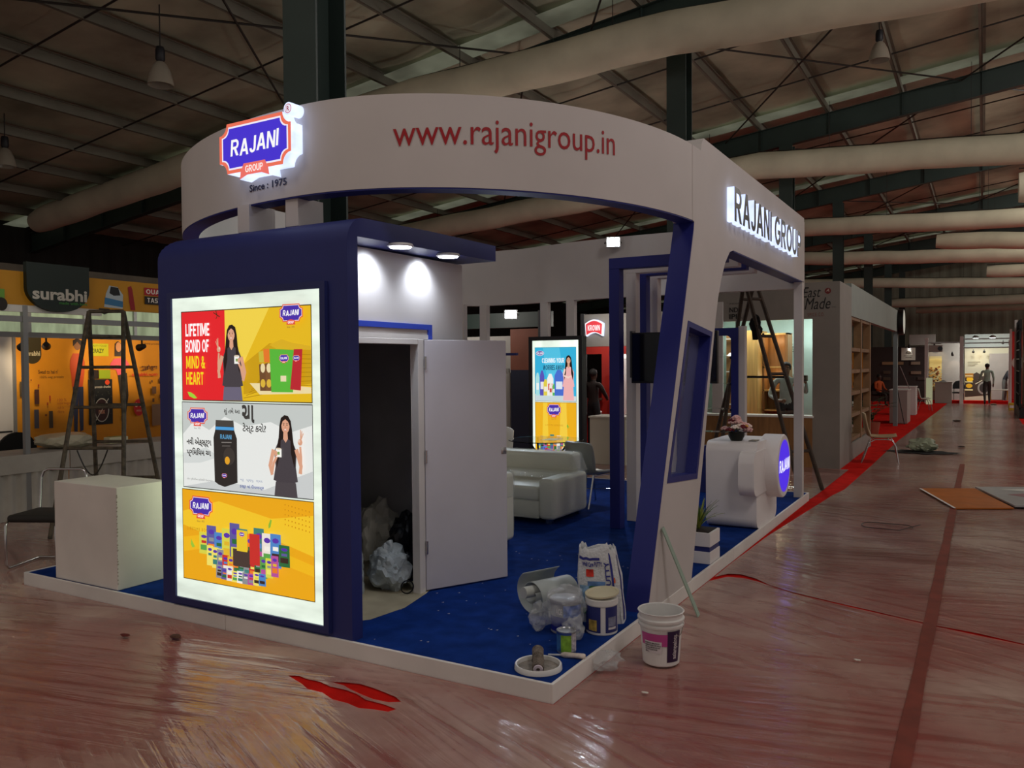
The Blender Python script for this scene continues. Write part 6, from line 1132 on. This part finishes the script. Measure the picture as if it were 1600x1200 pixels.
wbuild(B().box(-.24, 1.12, 38.5, 38.6, 0, 2.75), 'rear_wall', FG, ns); wbuild(B().box(-.25, -.12, 36.8, 37.0, 0, 2.9), 'white_post', WHITE, ns); wbuild(B().box(1.12, 1.26, 36.8, 37.0, 0, 2.95), 'white_post', WHITE, ns); wbuild(B().box(-.24, 1.2, 36.85, 36.95, 2.66, 2.72), 'beam', ALU, ns); wbuild(B().box(-.1, .45, 36.8, 36.86, 2.28, 2.58), 'fascia_panel', M('far_grey', '#97928c', .6), ns); _st = tag(B().box(-.24, 3.4, 36.96, 37.3, .008, .14).build('carpeted_step', carpet_mat()), 'low red carpeted step across the end of the aisle', 'step')
A = Art((0, 38.49, 0), (1, 0, 0), (0, 0, 1), 1, 1, 0, 'far', .004); A.rect(-.15, .5, .36, 2.1, '#b9a878'); A.rect(-.15, 1.5, .36, 2.0, '#d8c07a')
for i in range(70): A.ell(-.13 + RND.random() * .47, .62 + RND.random() * 1.0, .05, .035, RND.choice(['#8a4a20', '#c89040', '#5a2c14', '#d8b060']), 8)
A.ell(.1, 2.43, .1, .1, '#30404a'); A.build('nut_picture', ns)
A = Art((0, 36.79, 0), (1, 0, 0), (0, 0, 1), 1, 1, 0, 'far', .004); A.ell(.36, 2.43, .1, .1, '#2c3c44'); A.rect(.0, 2.63, .4, 2.66, '#5a4440'); A.build('fascia_mark', ns)
spot('spotlight over the nut picture panel', .1, 37.5, 2.6, .1, 38.5, 1.9, 20, (1, .82, .5)); spot('small bright spotlight on the grey rear wall of the nut stand', .8, 37.9, 2.2, .9, 38.5, 1.5, 8, (1, .8, .6))
tag(B().rbox(-.12, .12, 35.5, 35.7, .012, 1.15, .01, 2).build('lit_pillar', M('pale_lit_pillar', '#d8dcb0', .5, emit=.35)), 'pale glowing pillar at the corner of the nut stand', 'pillar display')
counter('low grey counter of the nut stand with black chairs', .16, .82, 36.9, 37.4, .95, M('far_grey', '#97928c', .6), M('far_wall_grey', '#8d857d')); 
backchair('black round-backed chair left behind the low grey counter', .42, 38.0, 0); backchair('black round-backed chair right of the low grey counter', 1.0, 37.6, -.3)
ms = thing('motorcycle_stand', 'cream walled stand with a big motorcycle poster at the end of the aisle', 'stand', (2.1, 38.5, 0))
wbuild(B().box(1.26, 3.1, 39.5, 39.6, 0, 2.75), 'rear_wall', M('far_cream', '#bdb69c', .6), ms); wbuild(B().box(2.25, 3.1, 39.2, 39.3, .1, 2.2), 'grey_screen', FG, ms); wbuild(B().box(2.95, 3.05, 36.8, 37.0, 0, 2.75), 'white_post', WHITE, ms)
for z in (2.42, 2.62, 2.80): wbuild(B().box(1.26, 3.0, 36.85, 36.95, z, z + .05), 'beam', ALU, ms)
wbuild(B().box(1.26, 3.1, 39.45, 39.5, 2.5, 3.1), 'pale_header', M('far_header', '#9aa19c', .6), ms)
A = Art((0, 39.49, 0), (1, 0, 0), (0, 0, 1), 1, 1, 0, 'far', .004); A.poly([(1.28, .2), (2.24, .3), (2.2, 1.05), (1.75, 1.35), (1.5, 1.2), (1.28, 1.1)], '#3a2a1e'); A.ell(2.05, .62, .26, .3, '#8a847a', 20); A.ell(2.05, .62, .19, .22, '#2a2420', 20); A.ell(2.0, 1.28, .12, .12, '#c8bea0'); A.ell(1.48, 1.02, .14, .11, '#e8b414'); A.rect(1.28, 1.1, 1.62, 1.3, '#a8701e'); A.ell(1.45, .72, .13, .1, '#d8a418'); A.rect(1.28, .5, 1.6, .56, '#e0d49a'); A.rect(1.28, .88, 1.6, .92, '#e0d49a'); A.rect(1.28, 1.16, 1.6, 1.2, '#e0d49a'); A.line([(1.7, .8), (1.98, .98)], .04, '#c8bea0')
for i in range(3): A.rect(1.4, 1.82 - .08 * i, 1.9 - .1 * i, 1.84 - .08 * i, '#8a846c')
A.build('motorcycle_print', ms)
for x in (1.62, 2.05): spot('spotlight washing the cream wall, %s of the pair above the motorcycle poster' % ('left' if x < 1.8 else 'right'), x, 38.6, 2.3, x, 39.5, 2.05, 9, (1, .85, .55))
for k, x in enumerate((1.72, 2.36)):
    t = thing('round_flood', ('left', 'right')[k] + ' one of two cold bright lamps above the motorcycle stand', 'lamp', (x, 37.0, 2.86)); B().lathe([(0, 0), (.11, 0), (.13, .05), (.06, .12), (0, .12)], n=18).build('housing', ALU, t, smooth=40); B().lathe([(0, -.012), (.10, -.012), (.11, 0)], n=18).build('lens', M('cold_lens', '#f0fff8', emit=16), t, smooth=40); lamp('AREA', (x, 37.05, 2.72), 48, (.94, 1, .97), .3, (0, .8, -1))
for x in (2.75, 3.0): spot('small warm lamp beside the red banner, %s one' % ('first' if x < 2.9 else 'second'), x, 37.4, 2.65, x - .1, 38.6, 2.5, 8, (1, .72, .45))
t = thing('gold_bench', 'low gold framed bench in the motorcycle stand', 'bench', (2.62, 37.95, .14)); B().box(-.35, .35, -.2, .2, .42, .47).build('seat', M('bench_grey', '#8a8478', .6), t)
for x in (-.32, .32): B().tube([(x, -.17, 0), (x, -.17, .42), (x, .17, .42), (x, .17, 0)], .02, 6).build('leg_frame', M('gold_paint', '#9a7a30', .4, metal=.5), t)
rs = thing('red_stand', 'red banner stand with a round white emblem at the right of the aisle', 'stand', (3.1, 34, 0)); wbuild(B().box(3.02, 3.62, 35.0, 35.1, .3, 3.05), 'red_banner', M('red_banner', '#b01a14', .5), rs); wbuild(B().box(2.94, 3.02, 34.95, 35.12, 0, 3.15), 'white_post', WHITE, rs)
A = Art((0, 34.99, 0), (1, 0, 0), (0, 0, 1), 1, 1, 0, 'far', .004); A.ell(3.24, 1.78, .22, .26, '#c8c4bc'); A.ell(3.22, 2.2, .09, .14, '#2a3a70'); A.line([(3.16, 1.9), (3.28, 1.88), (3.2, 1.75), (3.3, 1.7)], .04, '#1a1614'); A.line([(3.18, 1.66), (3.3, 1.66)], .04, '#1a1614'); A.build('banner_print', rs)
spot('orange lamp glowing at the top of the red banner', 3.22, 34.93, 3.0, 3.25, 34.99, 2.6, 14, (1, .45, .2))
ls2 = thing('lattice_screen', 'black barred screen with pale backing at the right picture edge', 'screen', (3.15, 28, 0))
for k in range(9): wbuild(B().box(3.02 + .035 * (k % 2), 3.06 + .035 * (k % 2), 26.9 + .36 * k, 26.94 + .36 * k, .3, 3.2), 'bar', BLACK, ls2)
for z in (.75, 1.1, 1.5, 1.9, 2.2, 2.5, 2.85): wbuild(B().box(3.02, 3.06, 26.9, 29.9, z, z + .035), 'cross_bar', BLACK, ls2)
wbuild(B().box(3.2, 3.26, 26.9, 30.0, .006, 3.3), 'backing', M('pale_backing', '#b6ab94', .6), ls2); wbuild(B().box(3.02, 3.2, 26.9, 29.9, .012, .35), 'dark_base', BLACK, ls2); wbuild(B().box(2.97, 3.06, 29.95, 30.1, 0, 3.3), 'white_post', WHITE, ls2)
t = thing('yellow_crate', 'little yellow crate on the carpet strip by the red stand', 'crate', (2.98, 32.2, .006)); B().box(-.13, .13, -.2, .2, 0, .26).build('box', M('crate_yellow', '#b89a1e', .5), t, bevel=.01); B().box(-.1, .1, -.205, -.2, .08, .18).build('label_plate', M('label_white', '#d2cdd0'), t)

# ---------------------------------------------------------------- figures
person('man in a grey shirt behind the wooden counter, arms raised to his camera', (-1.19, 11.95, .12), .25, {'elr': (.36, -.06, 1.16), 'wrr': (.34, -.20, 1.36), 'handr': (.28, -.24, 1.42), 'ell': (-.30, -.02, 1.12), 'wrl': (-.14, -.22, 1.02), 'handl': (-.06, -.27, 1.03), 'headmid': (0, -.03, 1.63), 'headlow': (0, -.05, 1.56)}, '#8f938c', '#2c2a2c')
t = thing('camera_gear', 'dark camera with a brown strap pad held up by the man at the wooden counter', 'camera', (-.86, 11.74, 1.56)); B().rbox(-.09, .09, -.06, .06, -.05, .06, .012, 2).build('camera_body', M('camera_brown', '#5a4c40', .6), t); B().lathe([(0, 0), (.045, 0), (.05, .1), (.04, .12), (0, .12)], (0, -.06, 0), (0, -1, 0), 16).build('lens_barrel', BLACK, t, smooth=40)
person('man in dark clothes seen from behind at the red counter', (-5.42, 12.55, .006), PI - .25, {'ell': (-.26, -.12, 1.13), 'wrl': (-.16, -.30, 1.06), 'handl': (-.10, -.36, 1.08), 'elr': (.26, -.10, 1.13), 'wrr': (.16, -.28, 1.04), 'handr': (.10, -.34, 1.06)}, '#241a18', '#14161c', skin='#4a3024', sleeve=True)
w = person('man in a pale green shirt walking away at the end of the aisle', (2.16, 36.2, .016), PI + .1, {'kneel': (-.10, -.22, .52), 'ankl': (-.11, -.22, .10), 'toel': (-.11, -.37, .05), 'kneer': (.10, .08, .49), 'ankr': (.11, .30, .12), 'toer': (.11, .22, .02), 'elr': (.25, -.05, 1.13), 'wrr': (.30, -.24, 1.0), 'handr': (.32, -.32, .97)}, '#9db8aa', '#3a3634')
person('dark figure bending at the right side of the motorcycle stand', (2.84, 38.75, .006), 1.2, {'chest': (0, -.12, 1.24), 'neckbase': (0, -.2, 1.38), 'neck': (0, -.24, 1.44), 'headlow': (0, -.29, 1.49), 'headmid': (0, -.31, 1.56), 'crown': (0, -.32, 1.62), 'shl': (-.185, -.18, 1.35), 'shr': (.185, -.18, 1.35), 'ell': (-.22, -.25, 1.08), 'wrl': (-.2, -.35, .9), 'handl': (-.2, -.38, .82), 'elr': (.22, -.25, 1.08), 'wrr': (.2, -.35, .9), 'handr': (.2, -.38, .82)}, '#1c1a1e', '#4a4844')
def seated(label, loc, rz, sh, tr, skin='#4a3226'): return person(label, loc, rz, {'pelvis': (0, .05, .52), 'belly': (0, .06, .66), 'chest': (0, .06, .86), 'neckbase': (0, .06, 1.01), 'neck': (0, .05, 1.08), 'headlow': (0, .03, 1.15), 'headmid': (0, .04, 1.22), 'crown': (0, .05, 1.28), 'shl': (-.185, .07, .985), 'shr': (.185, .07, .985), 'ell': (-.25, .0, .74), 'wrl': (-.18, -.2, .66), 'handl': (-.14, -.27, .65), 'elr': (.25, .0, .74), 'wrr': (.18, -.2, .66), 'handr': (.14, -.27, .65), 'hipl': (-.09, .0, .50), 'hipr': (.09, .0, .50), 'kneel': (-.11, -.42, .50), 'kneer': (.11, -.42, .50), 'ankl': (-.11, -.40, .09), 'ankr': (.11, -.40, .09), 'toel': (-.11, -.55, .035), 'toer': (.11, -.55, .035)}, sh, tr, skin)
seated('person in black sitting among the tables past the wooden lattice', (-1.05, 20.6, .006), PI + .2, '#0c0a0c', '#0c0a0c'); backchair('black round-backed chair under the person in black', -1.05, 20.62, PI + .2)
seated('person in an orange top sitting before the brown stand', (-1.75, 33.6, .006), .9, '#a8481a', '#2a2220'); backchair('black round-backed chair under the person in orange', -1.75, 33.62, .9)

# ---------------------------------------------------------------- pieces that sit on a part become its sub-parts
UNDER = {'shelf_clip': 'shelf', 'lens': ('housing', 'lamp_head'), 'screen': 'casing', 'poster_top': 'diffuser', 'poster_middle': 'diffuser', 'poster_bottom': 'diffuser', 'badge_face': ('lit_body', 'badge_drum'), 'registered_mark': 'registered_disc',
         'sign_face': 'lit_body', 'maker_name': 'purple_label', 'small_print': 'white_label', 'label_picture': 'navy_label', 'label_strip': 'navy_label', 'splash_label': 'blue_label', 'print_band': 'woven_sack', 'print_flower': 'woven_sack', 'print_leaf': 'woven_sack',
         'print_sky': 'woven_sack', 'print_panel': 'woven_sack', 'print_stripe': 'woven_sack', 'print_mark': 'woven_sack', 'sack_lettering': 'woven_sack', 'name_lettering': 'name_sign', 'header_print': 'board', 'wall_print': 'panel', 'notice_print': 'notice',
         'fascia_mark': 'fascia_panel', 'banner_print': 'red_banner', 'lit_face': 'drum', 'nose': 'body', 'eye': 'body', 'ear': 'body', 'mouth': 'body', 'finger': 'body', 'thumb': 'body', 'web_address': 'band', 'founding_year': 'band', 'post_edge': 'post', 'latch': 'door',
         'window_glass': 'window_frame', 'printed_seam': 'sheet', 'soil': 'upper_block', 'inner_core': 'vinyl_sheet', 'putty_smear': 'shell', 'chip': 'body', 'lens_barrel': 'camera_body', 'drum_name': 'blue_label', 'shelf_board': 'shelf_carcass'}
stem = lambda o: o.name.split('.')[0]
kids = {}
for o in list(COL.objects):
    if o.parent: kids.setdefault(o.parent.name, []).append(o)
for root, ch in kids.items():
    for o in ch:
        want = UNDER.get(stem(o))
        if not want: continue
        want = want if isinstance(want, tuple) else (want,)
        cand = [c for c in ch if stem(c) in want and c is not o]
        if cand:
            mid = lambda q: sum((Vector(b) for b in q.bound_box), Vector()) / 8
            o.parent = min(cand, key=lambda c: (mid(c) - mid(o)).length)
